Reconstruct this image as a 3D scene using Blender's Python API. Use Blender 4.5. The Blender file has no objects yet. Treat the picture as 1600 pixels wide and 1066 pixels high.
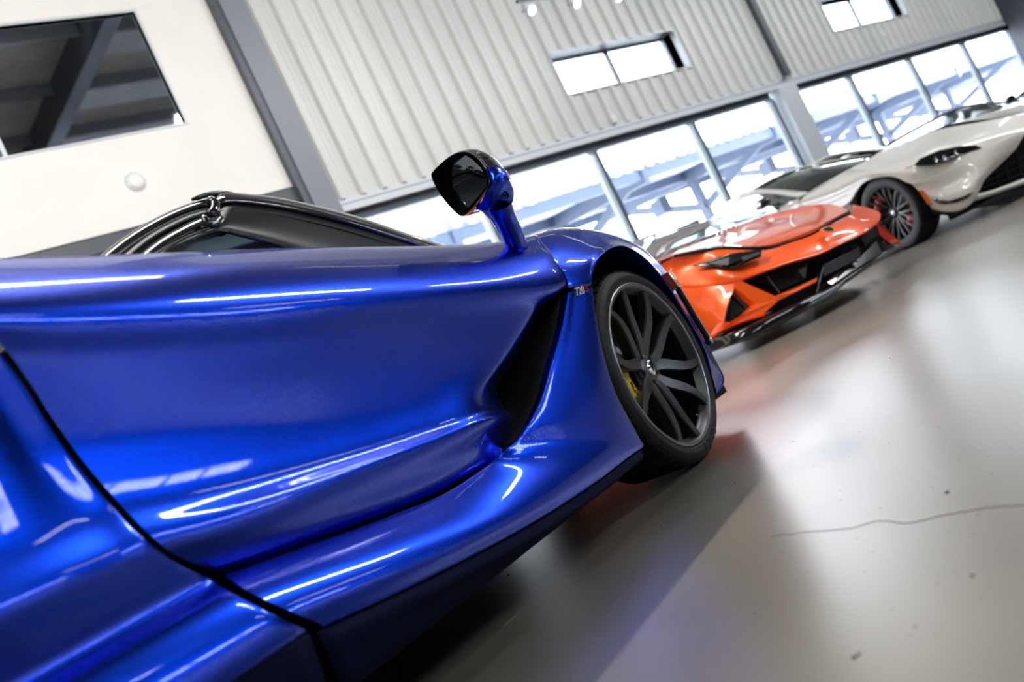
import bpy, bmesh, math, random
from math import sin, cos, tan, atan, atan2, radians, degrees, pi, hypot
from mathutils import Vector, Matrix
random.seed(7)
C = bpy.context.scene.collection
SC = bpy.context.scene
# ------------------------------------------------------------------ camera
FPX = 1556.0                       # focal length in pixels of a 1600 px wide frame (35 mm lens)
ROLL, PITCH, AZ, CAMH = radians(25.46), atan(52 / FPX), radians(50.6), 0.50
_f0 = Vector((cos(AZ), sin(AZ), 0)); _r0 = Vector((sin(AZ), -cos(AZ), 0)); _u0 = Vector((0, 0, 1))
FW = _f0 * cos(PITCH) + _u0 * sin(PITCH); _up = _u0 * cos(PITCH) - _f0 * sin(PITCH)
CX = cos(ROLL) * _r0 - sin(ROLL) * _up; CY = sin(ROLL) * _r0 + cos(ROLL) * _up
CO = Vector((0, 0, CAMH))
cam_d = bpy.data.cameras.new('camera'); cam = bpy.data.objects.new('camera', cam_d); C.objects.link(cam)
cam_d.sensor_width = 36; cam_d.lens = FPX / 1600 * 36; cam_d.clip_start = 0.02; cam_d.clip_end = 400
m = Matrix((CX, CY, -FW)).transposed().to_4x4(); m.translation = CO; cam.matrix_world = m
cam_d.dof.use_dof = True; cam_d.dof.focus_distance = 3.1; cam_d.dof.aperture_fstop = 2.6
SC.camera = cam
# ------------------------------------------------------------------ world, sun, exposure
w = bpy.data.worlds.new('sky'); SC.world = w; w.use_nodes = True
bg = w.node_tree.nodes['Background']; bg.inputs[0].default_value = (0.84, 0.91, 1.0, 1); bg.inputs[1].default_value = 18.0
SC.view_settings.view_transform = 'Standard'; SC.view_settings.look = 'None'
SC.view_settings.exposure = 0.34; SC.view_settings.gamma = 1.0
SC.cycles.max_bounces = 8; SC.cycles.diffuse_bounces = 4; SC.cycles.glossy_bounces = 4
SC.cycles.transmission_bounces = 6; SC.cycles.transparent_max_bounces = 12
SC.cycles.sample_clamp_indirect = 6; SC.cycles.use_denoising = True
SC.cycles.caustics_reflective = False; SC.cycles.caustics_refractive = False

# ------------------------------------------------------------------ materials
def mat(name, col, rough=.5, metal=0., coat=0., emit=None, es=0., spec=.5, trans=0., coat_r=.03, alpha=1., ior=1.5):
    m = bpy.data.materials.new(name); m.use_nodes = True
    b = m.node_tree.nodes['Principled BSDF']; i = b.inputs
    i['Base Color'].default_value = (*col, 1); i['Roughness'].default_value = rough; i['Metallic'].default_value = metal
    i['Coat Weight'].default_value = coat; i['Coat Roughness'].default_value = coat_r
    i['Specular IOR Level'].default_value = spec; i['Transmission Weight'].default_value = trans; i['IOR'].default_value = ior
    i['Alpha'].default_value = alpha
    if emit: i['Emission Color'].default_value = (*emit, 1); i['Emission Strength'].default_value = es
    return m
def noisy(m, c1, c2, scale, detail=6, rough=None, bump=0., stretch=(1, 1, 1), lo=.35, hi=.65):
    nt = m.node_tree; N = nt.nodes; L = nt.links; b = N['Principled BSDF']
    tc = N.new('ShaderNodeTexCoord'); mp = N.new('ShaderNodeMapping'); mp.inputs['Scale'].default_value = stretch
    no = N.new('ShaderNodeTexNoise'); no.inputs['Scale'].default_value = scale; no.inputs['Detail'].default_value = detail
    rp = N.new('ShaderNodeValToRGB'); rp.color_ramp.elements[0].position = lo; rp.color_ramp.elements[1].position = hi
    rp.color_ramp.elements[0].color = (*c1, 1); rp.color_ramp.elements[1].color = (*c2, 1)
    L.new(tc.outputs['Object'], mp.inputs[0]); L.new(mp.outputs[0], no.inputs['Vector']); L.new(no.outputs[0], rp.inputs[0])
    L.new(rp.outputs[0], b.inputs['Base Color'])
    if rough:
        mr = N.new('ShaderNodeMapRange'); mr.inputs[3].default_value = rough[0]; mr.inputs[4].default_value = rough[1]
        L.new(no.outputs[0], mr.inputs[0]); L.new(mr.outputs[0], b.inputs['Roughness'])
    if bump:
        bp = N.new('ShaderNodeBump'); bp.inputs['Strength'].default_value = bump; bp.inputs['Distance'].default_value = .01
        L.new(no.outputs[0], bp.inputs['Height']); L.new(bp.outputs[0], b.inputs['Normal'])
    return m
M = {}
M['blue'] = mat('blue_paint', (.000, .040, .56), .28, .97, .75)
def flakes(m, s=.12):
    nt = m.node_tree; N = nt.nodes; L = nt.links; b = N['Principled BSDF']
    tc = N.new('ShaderNodeTexCoord'); v = N.new('ShaderNodeTexVoronoi'); v.inputs['Scale'].default_value = 900
    mr = N.new('ShaderNodeMapRange'); mr.inputs[3].default_value = .25; mr.inputs[4].default_value = .33
    L.new(tc.outputs['Object'], v.inputs['Vector']); L.new(v.outputs['Color'], mr.inputs[0]); L.new(mr.outputs[0], b.inputs['Roughness'])
flakes(M['blue'])
M['orange'] = mat('orange_paint', (.95, .105, .002), .35, .10, 1.0)
M['white'] = mat('pearl_white_paint', (.80, .77, .71), .35, .0, 1.0)
M['graypaint'] = mat('dark_grey_paint', (.05, .055, .07), .3, .4, 1.0)
M['gloss_black'] = mat('gloss_black', (.006, .006, .008), .12, 0, 1.0)
M['satin_black'] = mat('satin_black', (.007, .007, .009), .30, spec=.3)
M['matte_black'] = mat('matte_black', (.006, .006, .007), .8, spec=.2)
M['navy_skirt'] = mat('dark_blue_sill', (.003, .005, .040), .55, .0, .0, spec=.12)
M['rubber'] = noisy(mat('tyre_rubber', (.015, .015, .016), .6, spec=.35), (.006, .006, .0065), (.014, .014, .015), 40)
M['wheel'] = mat('anthracite_wheel', (.085, .085, .092), .36, .75)
M['wheel_black'] = mat('black_wheel', (.006, .006, .007), .4, spec=.2)
M['lip'] = mat('machined_rim_lip', (.26, .27, .29), .30, .9)
M['disc'] = mat('brake_disc', (.10, .10, .11), .35, .9)
M['yellow'] = mat('yellow_caliper', (1., .66, .0), .35, 0, .3)
M['red'] = mat('red_caliper', (.50, .03, .02), .35, 0, .5)
M['redpaint'] = mat('red_paint', (.55, .012, .006), .4, 0, .2, spec=.2)
M['chrome'] = mat('chrome', (.75, .77, .8), .10, 1.)
M['mirror'] = mat('mirror_glass', (.55, .60, .65), .02, 1.)
M['carglass'] = mat('tinted_glass', (.80, .88, .88), .02, 0, .6, trans=.95, ior=1.1)
M['darkglass'] = mat('dark_glass', (.012, .018, .020), .03, 0, 1.)
M['lens'] = mat('headlight_lens', (.010, .010, .012), .12, 0, .0, spec=.35)
M['reflector'] = mat('lamp_reflector', (.5, .52, .55), .15, 1.)
M['amber'] = mat('amber_reflector', (1., .20, .0), .2, 0, 1., emit=(1, .2, 0), es=.0)
M['letter_white'] = mat('badge_silver', (.92, .93, .95), .35, 0)
M['letter_red'] = mat('badge_red', (.75, .02, .04), .3, 0)
M['gold'] = mat('gold_badge', (.75, .55, .18), .3, .8)
M['tyre_text'] = mat('raised_tyre_text', (.045, .045, .048), .5)
M['seat'] = noisy(mat('leather', (.05, .05, .05), .6), (.03, .03, .03), (.06, .055, .05), 20)
# building
M['floor'] = noisy(mat('polished_concrete', (.3, .28, .25), .3, coat=.25, spec=.8, coat_r=.3), (.145, .134, .115), (.185, .172, .150), 1.1, 5, (.25, .34), .0)
M['metalwall'] = noisy(mat('corrugated_liner', (.62, .63, .62), .42, .0), (.60, .61, .60), (.68, .68, .66), 1.2, 4, stretch=(1, 1, .15))
M['whitewall'] = noisy(mat('painted_wall', (.80, .785, .76), .7), (.785, .77, .745), (.82, .805, .78), 2)
M['ceiling'] = noisy(mat('insulation', (.5, .52, .55), .45), (.44, .46, .49), (.56, .58, .6), 2, 3, bump=.4)
M['darksteel'] = mat('dark_grey_steel', (.075, .082, .10), .45, .1)
M['greysteel'] = mat('grey_steel', (.20, .215, .25), .5, .1)
M['frame'] = mat('window_aluminium', (.07, .095, .12), .4)
M['trim'] = mat('light_trim', (.62, .66, .70), .4, .1)
M['glass'] = mat('window_glass', (1, 1, 1), .0, 0, 0, trans=1., ior=1.02)
M['tintglass'] = mat('tinted_window_glass', (.62, .66, .72), .0, 0, 0, trans=1., ior=1.02)
M['officeglass'] = mat('office_glass', (.72, .80, .88), .03, 1.)
M['backwall'] = noisy(mat('rear_wall_paint', (.05, .05, .055), .6), (.04, .04, .045), (.07, .07, .075), .8)
M['plastic'] = mat('white_plastic', (.8, .8, .78), .4)
M['bulb'] = mat('warm_bulb', (1, .9, .7), .4, emit=(1, .80, .50), es=60)
M['led'] = mat('added_led_panel', (1, 1, 1), .4, emit=(.93, .97, 1), es=5)
# outside
M['out_ground'] = noisy(mat('outside_concrete', (.5, .5, .5), .8), (.62, .63, .65), (.72, .72, .73), .6)
M['out_steel'] = mat('carport_steel', (.034, .050, .085), .5)
M['out_deck'] = mat('carport_deck', (.78, .82, .88), .5)
M['grit'] = mat('dark_grit', (.06, .05, .045), .8)
M['leaf'] = noisy(mat('foliage', (.16, .22, .10), .7), (.08, .14, .06), (.24, .30, .16), 3)
M['bark'] = mat('bark', (.10, .08, .06), .8)

# ------------------------------------------------------------------ helpers
def link(o, parent=None):
    C.objects.link(o)
    if parent is not None: o.parent = parent
    return o
def mesh_obj(name, verts, faces, m, parent=None, smooth=True, mi=None):
    me = bpy.data.meshes.new(name); me.from_pydata([tuple(v) for v in verts], [], faces); me.update()
    bm = bmesh.new(); bm.from_mesh(me); bmesh.ops.recalc_face_normals(bm, faces=bm.faces); bm.to_mesh(me); bm.free()
    for mm in (m if isinstance(m, (list, tuple)) else [m]): me.materials.append(M[mm])
    if mi:
        for p, k in zip(me.polygons, mi): p.material_index = k
    if smooth: me.polygons.foreach_set('use_smooth', [True] * len(me.polygons))
    return link(bpy.data.objects.new(name, me), parent)
class MB:                                   # collects shapes of ONE part
    def __init__(s): s.v = []; s.f = []
    def add(s, v, f):
        n = len(s.v); s.v += [Vector(a) for a in v]; s.f += [tuple(i + n for i in q) for q in f]; return s
    def box(s, a, b):
        x0, y0, z0 = a; x1, y1, z1 = b
        return s.add([(x0, y0, z0), (x1, y0, z0), (x1, y1, z0), (x0, y1, z0), (x0, y0, z1), (x1, y0, z1), (x1, y1, z1), (x0, y1, z1)],
                     [(0, 3, 2, 1), (4, 5, 6, 7), (0, 1, 5, 4), (1, 2, 6, 5), (2, 3, 7, 6), (3, 0, 4, 7)])
    def bar(s, p, q, w, h, up=(0, 0, 1)):   # rectangular bar between two points
        p, q = Vector(p), Vector(q); d = (q - p).normalized(); u = Vector(up)
        sd = d.cross(u).normalized() * w / 2; uu = sd.cross(d).normalized() * h / 2
        vs = [a + i * sd + j * uu for a in (p, q) for i, j in ((-1, -1), (1, -1), (1, 1), (-1, 1))]
        return s.add(vs, [(0, 1, 2, 3), (7, 6, 5, 4), (0, 4, 5, 1), (1, 5, 6, 2), (2, 6, 7, 3), (3, 7, 4, 0)])
    def tube(s, path, r, n=10, sx=1., up=(0, 0, 1)):
        path = [Vector(p) for p in path]; rs = r if isinstance(r, (list, tuple)) else [r] * len(path)
        b = len(s.v)
        for i, p in enumerate(path):
            d = (path[min(i + 1, len(path) - 1)] - path[max(i - 1, 0)]).normalized()
            sd = d.cross(Vector(up))
            sd = sd.normalized() if sd.length > 1e-4 else Vector((1, 0, 0)); uu = sd.cross(d)
            for k in range(n):
                a = 2 * pi * k / n; s.v.append(p + sd * cos(a) * rs[i] * sx + uu * sin(a) * rs[i])
        for i in range(len(path) - 1):
            for k in range(n):
                k2 = (k + 1) % n; s.f.append((b + i * n + k, b + i * n + k2, b + (i + 1) * n + k2, b + (i + 1) * n + k))
        s.f.append(tuple(b + k for k in range(n))[::-1]); s.f.append(tuple(b + (len(path) - 1) * n + k for k in range(n)))
        return s
    def lathe(s, prof, n=64, axis='y', c=(0, 0, 0), closed=False):   # prof: (radius, axial)
        b = len(s.v); c = Vector(c)
        for k in range(n):
            a = 2 * pi * k / n
            for r, t in prof:
                p = {'y': (r * cos(a), t, r * sin(a)), 'z': (r * cos(a), r * sin(a), t), 'x': (t, r * cos(a), r * sin(a))}[axis]
                s.v.append(c + Vector(p))
        P = len(prof); last = P if closed else P - 1
        for k in range(n):
            k2 = (k + 1) % n
            for i in range(last):
                j = (i + 1) % P; s.f.append((b + k * P + i, b + k * P + j, b + k2 * P + j, b + k2 * P + i))
        return s
    def poly(s, pts, off):                  # extruded polygon
        off = Vector(off); n = len(pts); pts = [Vector(p) for p in pts]
        return s.add(pts + [p + off for p in pts], [tuple(range(n))[::-1], tuple(range(n, 2 * n))] + [(i, (i + 1) % n, n + (i + 1) % n, n + i) for i in range(n)])
    def build(s, name, m, parent=None, smooth=False, bevel=0.):
        o = mesh_obj(name, s.v, s.f, m, parent, smooth)
        if bevel:
            md = o.modifiers.new('bevel', 'BEVEL'); md.width = bevel; md.segments = 2; md.limit_method = 'ANGLE'
        return o
def tag(o, label=None, cat=None, group=None, kind=None):
    for k, v in (('label', label), ('category', cat), ('group', group), ('kind', kind)):
        if v: o[k] = v
    return o
def empty(name, loc, rz=0., label=None, cat=None, group=None):
    o = link(bpy.data.objects.new(name, None)); o.location = loc; o.rotation_euler = (0, 0, rz); o.empty_display_size = .1
    return tag(o, label, cat, group)
def struct(o): o['kind'] = 'structure'; return o
def cr(p0, p1, p2, p3, t):
    return .5 * ((2 * p1) + (p2 - p0) * t + (2 * p0 - 5 * p1 + 4 * p2 - p3) * t * t + (3 * p1 - p0 - 3 * p2 + p3) * t ** 3)
def spline(pts, k):
    pts = [Vector(p) for p in pts]; out = []
    for i in range(len(pts) - 1):
        a = pts[i - 1] if i else 2 * pts[0] - pts[1]; d = pts[i + 2] if i + 2 < len(pts) else 2 * pts[-1] - pts[-2]
        for j in range(k): out.append(cr(a, pts[i], pts[i + 1], d, j / k))
    return out + [pts[-1]]
def surf(name, rows, m, parent=None, ku=6, kv=6, thick=0., closed_u=False):
    rows = [spline(r, ku) for r in rows]
    cols = [spline(c, kv) for c in zip(*rows)]
    nu, nv = len(cols), len(cols[0]); vs = [p for c in cols for p in c]
    fs = [(i * nv + j, i * nv + j + 1, (i + 1) * nv + j + 1, (i + 1) * nv + j) for i in range(nu - 1) for j in range(nv - 1)]
    o = mesh_obj(name, vs, fs, m, parent)
    if thick:
        md = o.modifiers.new('solid', 'SOLIDIFY'); md.thickness = thick; md.offset = 0
    return o
def join_surf(name, patches, m, parent, thick=0.):   # several control grids welded into one mesh part
    mb = MB()
    for rows, ku, kv in patches:
        rows = [spline(r, ku) for r in rows]; cols = [spline(c, kv) for c in zip(*rows)]
        nu, nv = len(cols), len(cols[0])
        mb.add([p for c in cols for p in c], [(i * nv + j, i * nv + j + 1, (i + 1) * nv + j + 1, (i + 1) * nv + j) for i in range(nu - 1) for j in range(nv - 1)])
    me = bpy.data.meshes.new(name); me.from_pydata([tuple(v) for v in mb.v], [], mb.f)
    bm = bmesh.new(); bm.from_mesh(me); bmesh.ops.remove_doubles(bm, verts=bm.verts, dist=.0008)
    bmesh.ops.recalc_face_normals(bm, faces=bm.faces); bm.to_mesh(me); bm.free()
    me.materials.append(M[m]); me.polygons.foreach_set('use_smooth', [True] * len(me.polygons))
    o = link(bpy.data.objects.new(name, me), parent)
    if thick:
        md = o.modifiers.new('solid', 'SOLIDIFY'); md.thickness = thick; md.offset = 0
    return o
def mirror_copy(o, parent=None, yc=0.):             # the other side of a symmetric car
    me = o.data.copy()
    for v in me.vertices: v.co.y = 2 * yc - v.co.y
    me.flip_normals(); c = bpy.data.objects.new(o.name, me); link(c, parent or o.parent)
    for md in o.modifiers:
        if md.type == 'SOLIDIFY':
            n = c.modifiers.new('solid', 'SOLIDIFY'); n.thickness = md.thickness; n.offset = 0
    return c
def text_mesh(s, size, depth, shear=0., name='t', space=1.):
    cu = bpy.data.curves.new(name, 'FONT'); cu.body = s; cu.size = size; cu.extrude = depth; cu.shear = shear; cu.align_x = 'CENTER'; cu.space_character = space
    cu.offset = size * .008
    o = bpy.data.objects.new(name, cu); C.objects.link(o)
    dg = bpy.context.evaluated_depsgraph_get(); me = bpy.data.meshes.new_from_object(o.evaluated_get(dg))
    bpy.data.objects.remove(o); return me
class Frame:                                # a car's own frame: rays through the photograph meet planes fixed to the car
    def __init__(s, origin, az):
        s.O = Vector((origin[0], origin[1], 0)); s.az = radians(az)
        s.f = Vector((cos(s.az), sin(s.az), 0)); s.l = Vector((-s.f.y, s.f.x, 0))
    def _hit(s, px, py, n, d):
        r = (px - 800) / FPX * CX - (py - 533) / FPX * CY + FW
        p = CO + r * ((d - n.dot(CO)) / n.dot(r)) - s.O
        return Vector((p.dot(s.f), p.dot(s.l), p.z))
    def x(s, px, py, x): return s._hit(px, py, s.f, s.f.dot(s.O) + x)
    def y(s, px, py, y): return s._hit(px, py, s.l, s.l.dot(s.O) + y)
    def z(s, px, py, z): return s._hit(px, py, Vector((0, 0, 1)), z)
WORLD = Frame((0, 0), 0)

# ================================================================== BUILDING
YW = 9.5; ZH = 3.07; ZC = 7.6
X0, X1, Y0 = -7.0, 34.0, -9.0
struct(MB().box((X0 - .3, Y0 - .3, -.3), (X1 + .3, YW + .3, 0)).build('floor', 'floor'))
struct(MB().box((X0, Y0, ZC), (X1, YW + .3, ZC + .3)).build('ceiling', 'ceiling'))
struct(MB().box((X0 - .3, Y0 - .3, 0), (X0, YW + .3, ZC)).build('wall_left', 'whitewall'))
struct(MB().box((X1, Y0 - .3, 0), (X1 + .3, YW + .3, ZC)).build('wall_right', 'backwall'))
struct(MB().box((X0, Y0 - .3, 0), (X1, Y0, 2.7)).box((X0, Y0 - .3, 3.9), (X1, Y0, ZC)).box((X0, Y0 - .3, 2.7), (9, Y0, 3.9)).box((21, Y0 - .3, 2.7), (X1, Y0, 3.9)).build('wall_rear', 'backwall'))
r = struct(empty('window_6', (9, Y0, 2.7)))       # ribbon window high in the rear wall
mb = MB().box((0, -.2, 0), (12, -.1, .06)).box((0, -.2, 1.14), (12, -.1, 1.2))
for k in range(7): mb.box((k * 2 - .04 * (k > 0), -.2, .06), (k * 2 + .04 * (k < 6), -.1, 1.14))
mb.build('window_frame', 'frame', r); MB().box((0, -.155, .06), (12, -.148, 1.14)).build('pane', 'tintglass', r)
# corrugated metal wall with the two small windows left open
SW = [(10.66, 13.60, 3.80, 4.44), (18.25, 21.35, 3.83, 4.50)]
def corrugated():
    prof = [(0, 0), (.022, -.060), (.080, -.060), (.112, 0), (.165, 0), (.172, -.006), (.188, -.006), (.195, 0), (.235, 0), (.242, -.006), (.258, -.006), (.265, 0)]
    mb = MB(); x = 6.05; pts = []
    while x < X1:
        for dx, dy in prof: pts.append((x + dx, YW + dy))
        x += .305
    for a, b in zip(pts, pts[1:]):
        zs = [(ZH + .12, ZC)]
        for wx0, wx1, z0, z1 in SW:
            if a[0] > wx0 - .02 and b[0] < wx1 + .02: zs = [(ZH + .12, z0), (z1, ZC)]
        for z0, z1 in zs: mb.add([(a[0], a[1], z0), (b[0], b[1], z0), (b[0], b[1], z1), (a[0], a[1], z1)], [(0, 1, 2, 3)])
    o = mb.build('wall_corrugated', 'metalwall'); md = o.modifiers.new('s', 'SOLIDIFY'); md.thickness = .004
    return struct(o)
corrugated()
mb = MB(); xs = [X0, 10.66, 13.60, 18.25, 21.35, X1]       # outer skin behind the liner, with the same openings
mb.box((X0, YW + .06, ZH + .1), (X1, YW + .3, 3.80)); mb.box((X0, YW + .06, 4.50), (X1, YW + .3, ZC))
for a, b in ((X0, 10.66), (13.60, 18.25), (21.35, X1)): mb.box((a, YW + .06, 3.80), (b, YW + .3, 4.50))
struct(mb.build('wall_outer_skin', 'trim'))
for k, (a, b, z0, z1) in enumerate(SW):                     # small high windows: deep white reveal, frame, two panes
    r = empty('window_%d' % (k + 1), (a, YW, z0)); struct(r); w_, h_ = b - a, z1 - z0
    mb = MB()
    mb.box((-.03, -.045, -.015), (w_ + .03, .30, 0)); mb.box((-.03, -.045, h_), (w_ + .03, .30, h_ + .03))
    mb.box((-.03, -.045, 0), (0, .30, h_)); mb.box((w_, -.045, 0), (w_ + .03, .30, h_))
    mb.build('window_reveal', 'trim', r)
    mb = MB(); t = .035
    mb.box((0, .2, 0), (w_, .25, t)); mb.box((0, .2, h_ - t), (w_, .25, h_)); mb.box((0, .2, t), (t, .25, h_ - t)); mb.box((w_ - t, .2, t), (w_, .25, h_ - t))
    mb.box((w_ / 2 - .04, .2, t), (w_ / 2 + .04, .25, h_ - t)); mb.build('window_frame', 'frame', r)
    for q in (0, 1):
        x0 = t if q == 0 else w_ / 2 + .04; MB().box((x0, .22, t), (x0 + w_ / 2 - .075, .228, h_ - t)).build('pane', 'glass', r)
# storefront glazing under the header
mull = [6.45, 8.40, 10.74, 13.12, 15.42], [16.16, 18.20, 20.72, 23.36, 26.0, 28.6, 31.2, 33.9]
for k, xs in enumerate(mull):
    r = empty('window_%d' % (k + 3), (0, YW, 0)); struct(r)
    mb = MB(); mb.box((xs[0], .05, ZH - .14), (xs[-1], .17, ZH - .03)); mb.box((xs[0], .05, 0), (xs[-1], .17, .12)); mb.build('window_frame', 'frame', r)
    for x in xs: MB().box((x - .045, .04, .12), (x + .045, .17, ZH - .14)).build('mullion', 'frame', r)
    for a, b in zip(xs, xs[1:]): MB().box((a + .035, .10, .12), (b - .035, .108, ZH - .14)).build('pane', 'glass', r)
struct(MB().box((6.1, YW - .06, ZH - .03), (X1, YW + .2, ZH + .05)).box((6.1, YW - .035, ZH + .05), (X1, YW + .06, ZH + .13)).build('trim_header', 'trim'))
struct(MB().box((6.1, YW - .045, ZH + .045), (X1, YW - .036, ZH + .065)).build('trim_header_shade_strip', 'darksteel'))  # dark strip stands in for the shade of a joint along the header
struct(MB().box((X0, YW, 0), (6.4, YW + .3, ZC)).build('wall_far_left', 'backwall'))
# wall pier between the glazed bays, with its downspout of dark steel above
tag(MB().box((15.52, YW - .10, 0), (16.10, YW + .2, ZH - .03)).build('wall_pier', 'trim'), kind='structure')
tag(MB().box((15.86, YW - .16, ZH + .14), (16.02, YW - .075, ZC)).build('steel_post', 'darksteel'),
    'thin dark steel post running up the corrugated wall between the two small windows', 'post')
# tapered steel portal column at the right edge
def column(name, x, wb, wt, label, mm='greysteel'):
    r = empty(name, (x, YW - .4, 0), 0, label, 'column')
    mb = MB(); mb.add([(-wb, -.3, 0), (wb, -.3, 0), (wt, -.3, ZC), (-wt, -.3, ZC), (-wb, -.26, 0), (wb, -.26, 0), (wt, -.26, ZC), (-wt, -.26, ZC)],
                      [(0, 1, 2, 3), (7, 6, 5, 4), (0, 4, 5, 1), (1, 5, 6, 2), (2, 6, 7, 3), (3, 7, 4, 0)])
    mb.build('front_flange', mm, r)
    MB().box((-.02, -.26, 0), (.02, .26, ZC)).build('web', 'darksteel', r)
    MB().box((-wb, .26, 0), (wb, .30, ZC)).build('rear_flange', 'darksteel', r); return r
rc = empty('steel_column', (25.62, YW - .1, 0), 0, 'dark tapered steel column at the far right of the window wall', 'column')
MB().add([(-.22, -.5, 0), (.22, -.5, 0), (.22, -1.3, ZC), (-.22, -1.3, ZC), (-.22, -.47, 0), (.22, -.47, 0), (.22, -1.27, ZC), (-.22, -1.27, ZC)],
         [(0, 1, 2, 3), (7, 6, 5, 4), (0, 4, 5, 1), (1, 5, 6, 2), (2, 6, 7, 3), (3, 7, 4, 0)]).build('front_flange', 'greysteel', rc)
MB().add([(-.015, -.47, 0), (.015, -.47, 0), (.015, -1.27, ZC), (-.015, -1.27, ZC), (-.015, 0, 0), (.015, 0, 0), (.015, 0, ZC), (-.015, 0, ZC)],
         [(0, 1, 2, 3), (7, 6, 5, 4), (0, 4, 5, 1), (1, 5, 6, 2), (2, 6, 7, 3), (3, 7, 4, 0)]).build('web', 'darksteel', rc)
lc = empty('steel_column', (5.88, 9.0, 0), 0, 'grey steel column between the white wall and the corrugated wall', 'column')
MB().box((-.15, -.01, 0), (.15, .01, ZC)).build('front_flange', 'greysteel', lc)
MB().box((-.24, .01, 0), (.10, .44, ZC)).build('web', 'darksteel', lc)  # web darker than the flange: its shade is put into the colour
# white office box above, with its window
YO = 9.1; ox = 5.72
ow = [3.02, 4.81, 4.30, 5.57]
mb = MB(); mb.box((X0, YO, 3.37), (ox, YO + .2, ow[2])); mb.box((X0, YO, ow[3]), (ox, YO + .2, ZC)); mb.box((X0, YO, ow[2]), (1.2, YO + .2, ow[3])); mb.box((ow[1], YO, ow[2]), (ox, YO + .2, ow[3]))
struct(mb.build('wall_office', 'whitewall'))
r = struct(empty('window_5', (0, YO, 0)))
mb = MB(); x0, x1, z0, z1 = 1.2, ow[1], ow[2], ow[3]
mb = MB(); mb.box((x0, -.012, z1), (x1 + .03, .1, z1 + .03)).box((x0, -.012, z0 - .02), (x1 + .03, .1, z0)).box((x1, -.012, z0), (x1 + .03, .1, z1)); mb.build('window_frame', 'trim', r)
MB().box((3.0, -.010, z0), (3.04, .06, z1)).build('mullion', 'trim', r)
MB().box((x0, .03, z0), (x1, .045, z1)).build('pane', 'officeglass', r)
tag(MB().box((x0, YO + .16, z0), (x1, YO + .2, z1)).build('window_blind', 'matte_black'), kind='structure')
# dark beam and lights below the office
tag(MB().box((X0, YO - .02, 3.20), (ox, YO + .3, 3.35)).build('floor_beam', 'darksteel'), 'dark steel edge beam under the white office wall', 'beam')
r = empty('ceiling_tray', (2.4, YO + .2, 3.0), 0, 'brushed cable tray in the shade below the white office wall', 'cable tray')
MB().box((-1, 0, -.03), (3.1, .1, .12)).build('tray', 'frame', r)
for x in (.6, 2.9): MB().box((x, -.04, -.05), (x + .09, -.001, .14)).build('bracket', 'matte_black', r)
r = empty('wall_light', (4.05, YO, 3.80), 0, 'small round white fitting on the white wall below the office window', 'wall fitting')
MB().lathe([(0, -.045), (.05, -.043), (.078, -.03), (.085, -.012)], 32).build('dome', 'plastic', r, True)
MB().lathe([(.085, -.014), (.10, -.010), (.105, 0)], 32).build('base_ring', 'trim', r, True)
for i, (x, z) in enumerate(((11.28, 3.27), (19.9, 3.52), (21.1, 3.60))):
    r = empty('wall_sensor', (x, YW - .04, z), 0, ('small white sensor on the corrugated wall below the left small window', 'small white sensor on the corrugated wall below the right small window', 'small sensor on the corrugated wall furthest right under the right small window')[i], 'sensor', None)
    MB().box((-.045, -.05, -.06), (.045, 0, .06)).build('housing', 'plastic', r, bevel=.01); MB().lathe([(0, -.056), (.02, -.052), (.02, -.05)], 16).build('sensor_lens', 'trim', r)

# ceiling steel, added strip lights
for i, x in enumerate((-3.9, 5.9, 15.9, 25.6)):
    struct(MB().box((x - .12, Y0, ZC - .62), (x + .12, YW - .1, ZC - .58)).box((x - .01, Y0, ZC - .6), (x + .01, YW - .1, ZC)).build('ceiling_rafter', 'darksteel'))
for k in range(11):
    y = Y0 + .8 + k * 1.7
    struct(MB().box((X0, y - .03, ZC - .2), (X1, y + .03, ZC - .001)).build('ceiling_purlin', 'greysteel'))
def added_led_strip(x, y, z, L, rz, label, wdt=.30, power=150):  # added strips that brighten wall, cars and reflections; none is in view
    power = 60 if y < -4 and x < 10 else (75 if y > 5 else (170 if 0 < y < 1 else 60))
    r = empty('added_linear_light', (x, y, z), rz, label, 'added ceiling light')
    if y > 5: r.rotation_euler = (radians(50), 0, 0)
    MB().box((-L / 2, -wdt / 2, 0), (L / 2, wdt / 2, .07)).build('housing', 'plastic', r)
    MB().box((-L / 2 + .02, -wdt / 2 + .02, -.012), (L / 2 - .02, wdt / 2 - .02, -.001)).build('diffuser', 'led', r)
    l = bpy.data.lights.new('lamp', 'AREA'); l.energy = power; l.color = (.95, .98, 1); l.shape = 'RECTANGLE'; l.size = L; l.size_y = wdt; l.spread = radians(170)
    o = link(bpy.data.objects.new('lamp', l), r); o.location = (0, 0, -.03)
    for sx in (-1, 1):
        q = MB().tube([(0, 0, .0), (0, 0, ZC - z - .07)], .004, 6).build('hanger_wire', 'chrome', r); q.location = (sx * L * .4, 0, .07); q.rotation_euler = (-r.rotation_euler.x, 0, 0)
    return r
for i, (x, y) in enumerate(((-1.5, -4.6), (3.2, -4.6), (7.9, -4.6), (-1.5, 1.5), (3.2, 4.2), (8.5, 5.3), (13.5, 5.3), (15.5, -4.6), (21.5, 1.5), (18.5, 5.3), (23.5, 5.3), (9.0, .4), (14.5, .6))):
    added_led_strip(x, y, 5.9, 3.6, 0, 'added unseen linear light hanging over the showroom, ' + ('left of the blue car at the rear', 'rear middle', 'rear right', 'over the left of the blue car', 'over the blue car roof', 'before the corrugated wall, leftmost', 'before the corrugated wall, second from left', 'far right rear', 'far right', 'before the corrugated wall, third from left', 'before the corrugated wall, rightmost', 'in front of the orange car', 'in front of the white coupe')[i])
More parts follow.
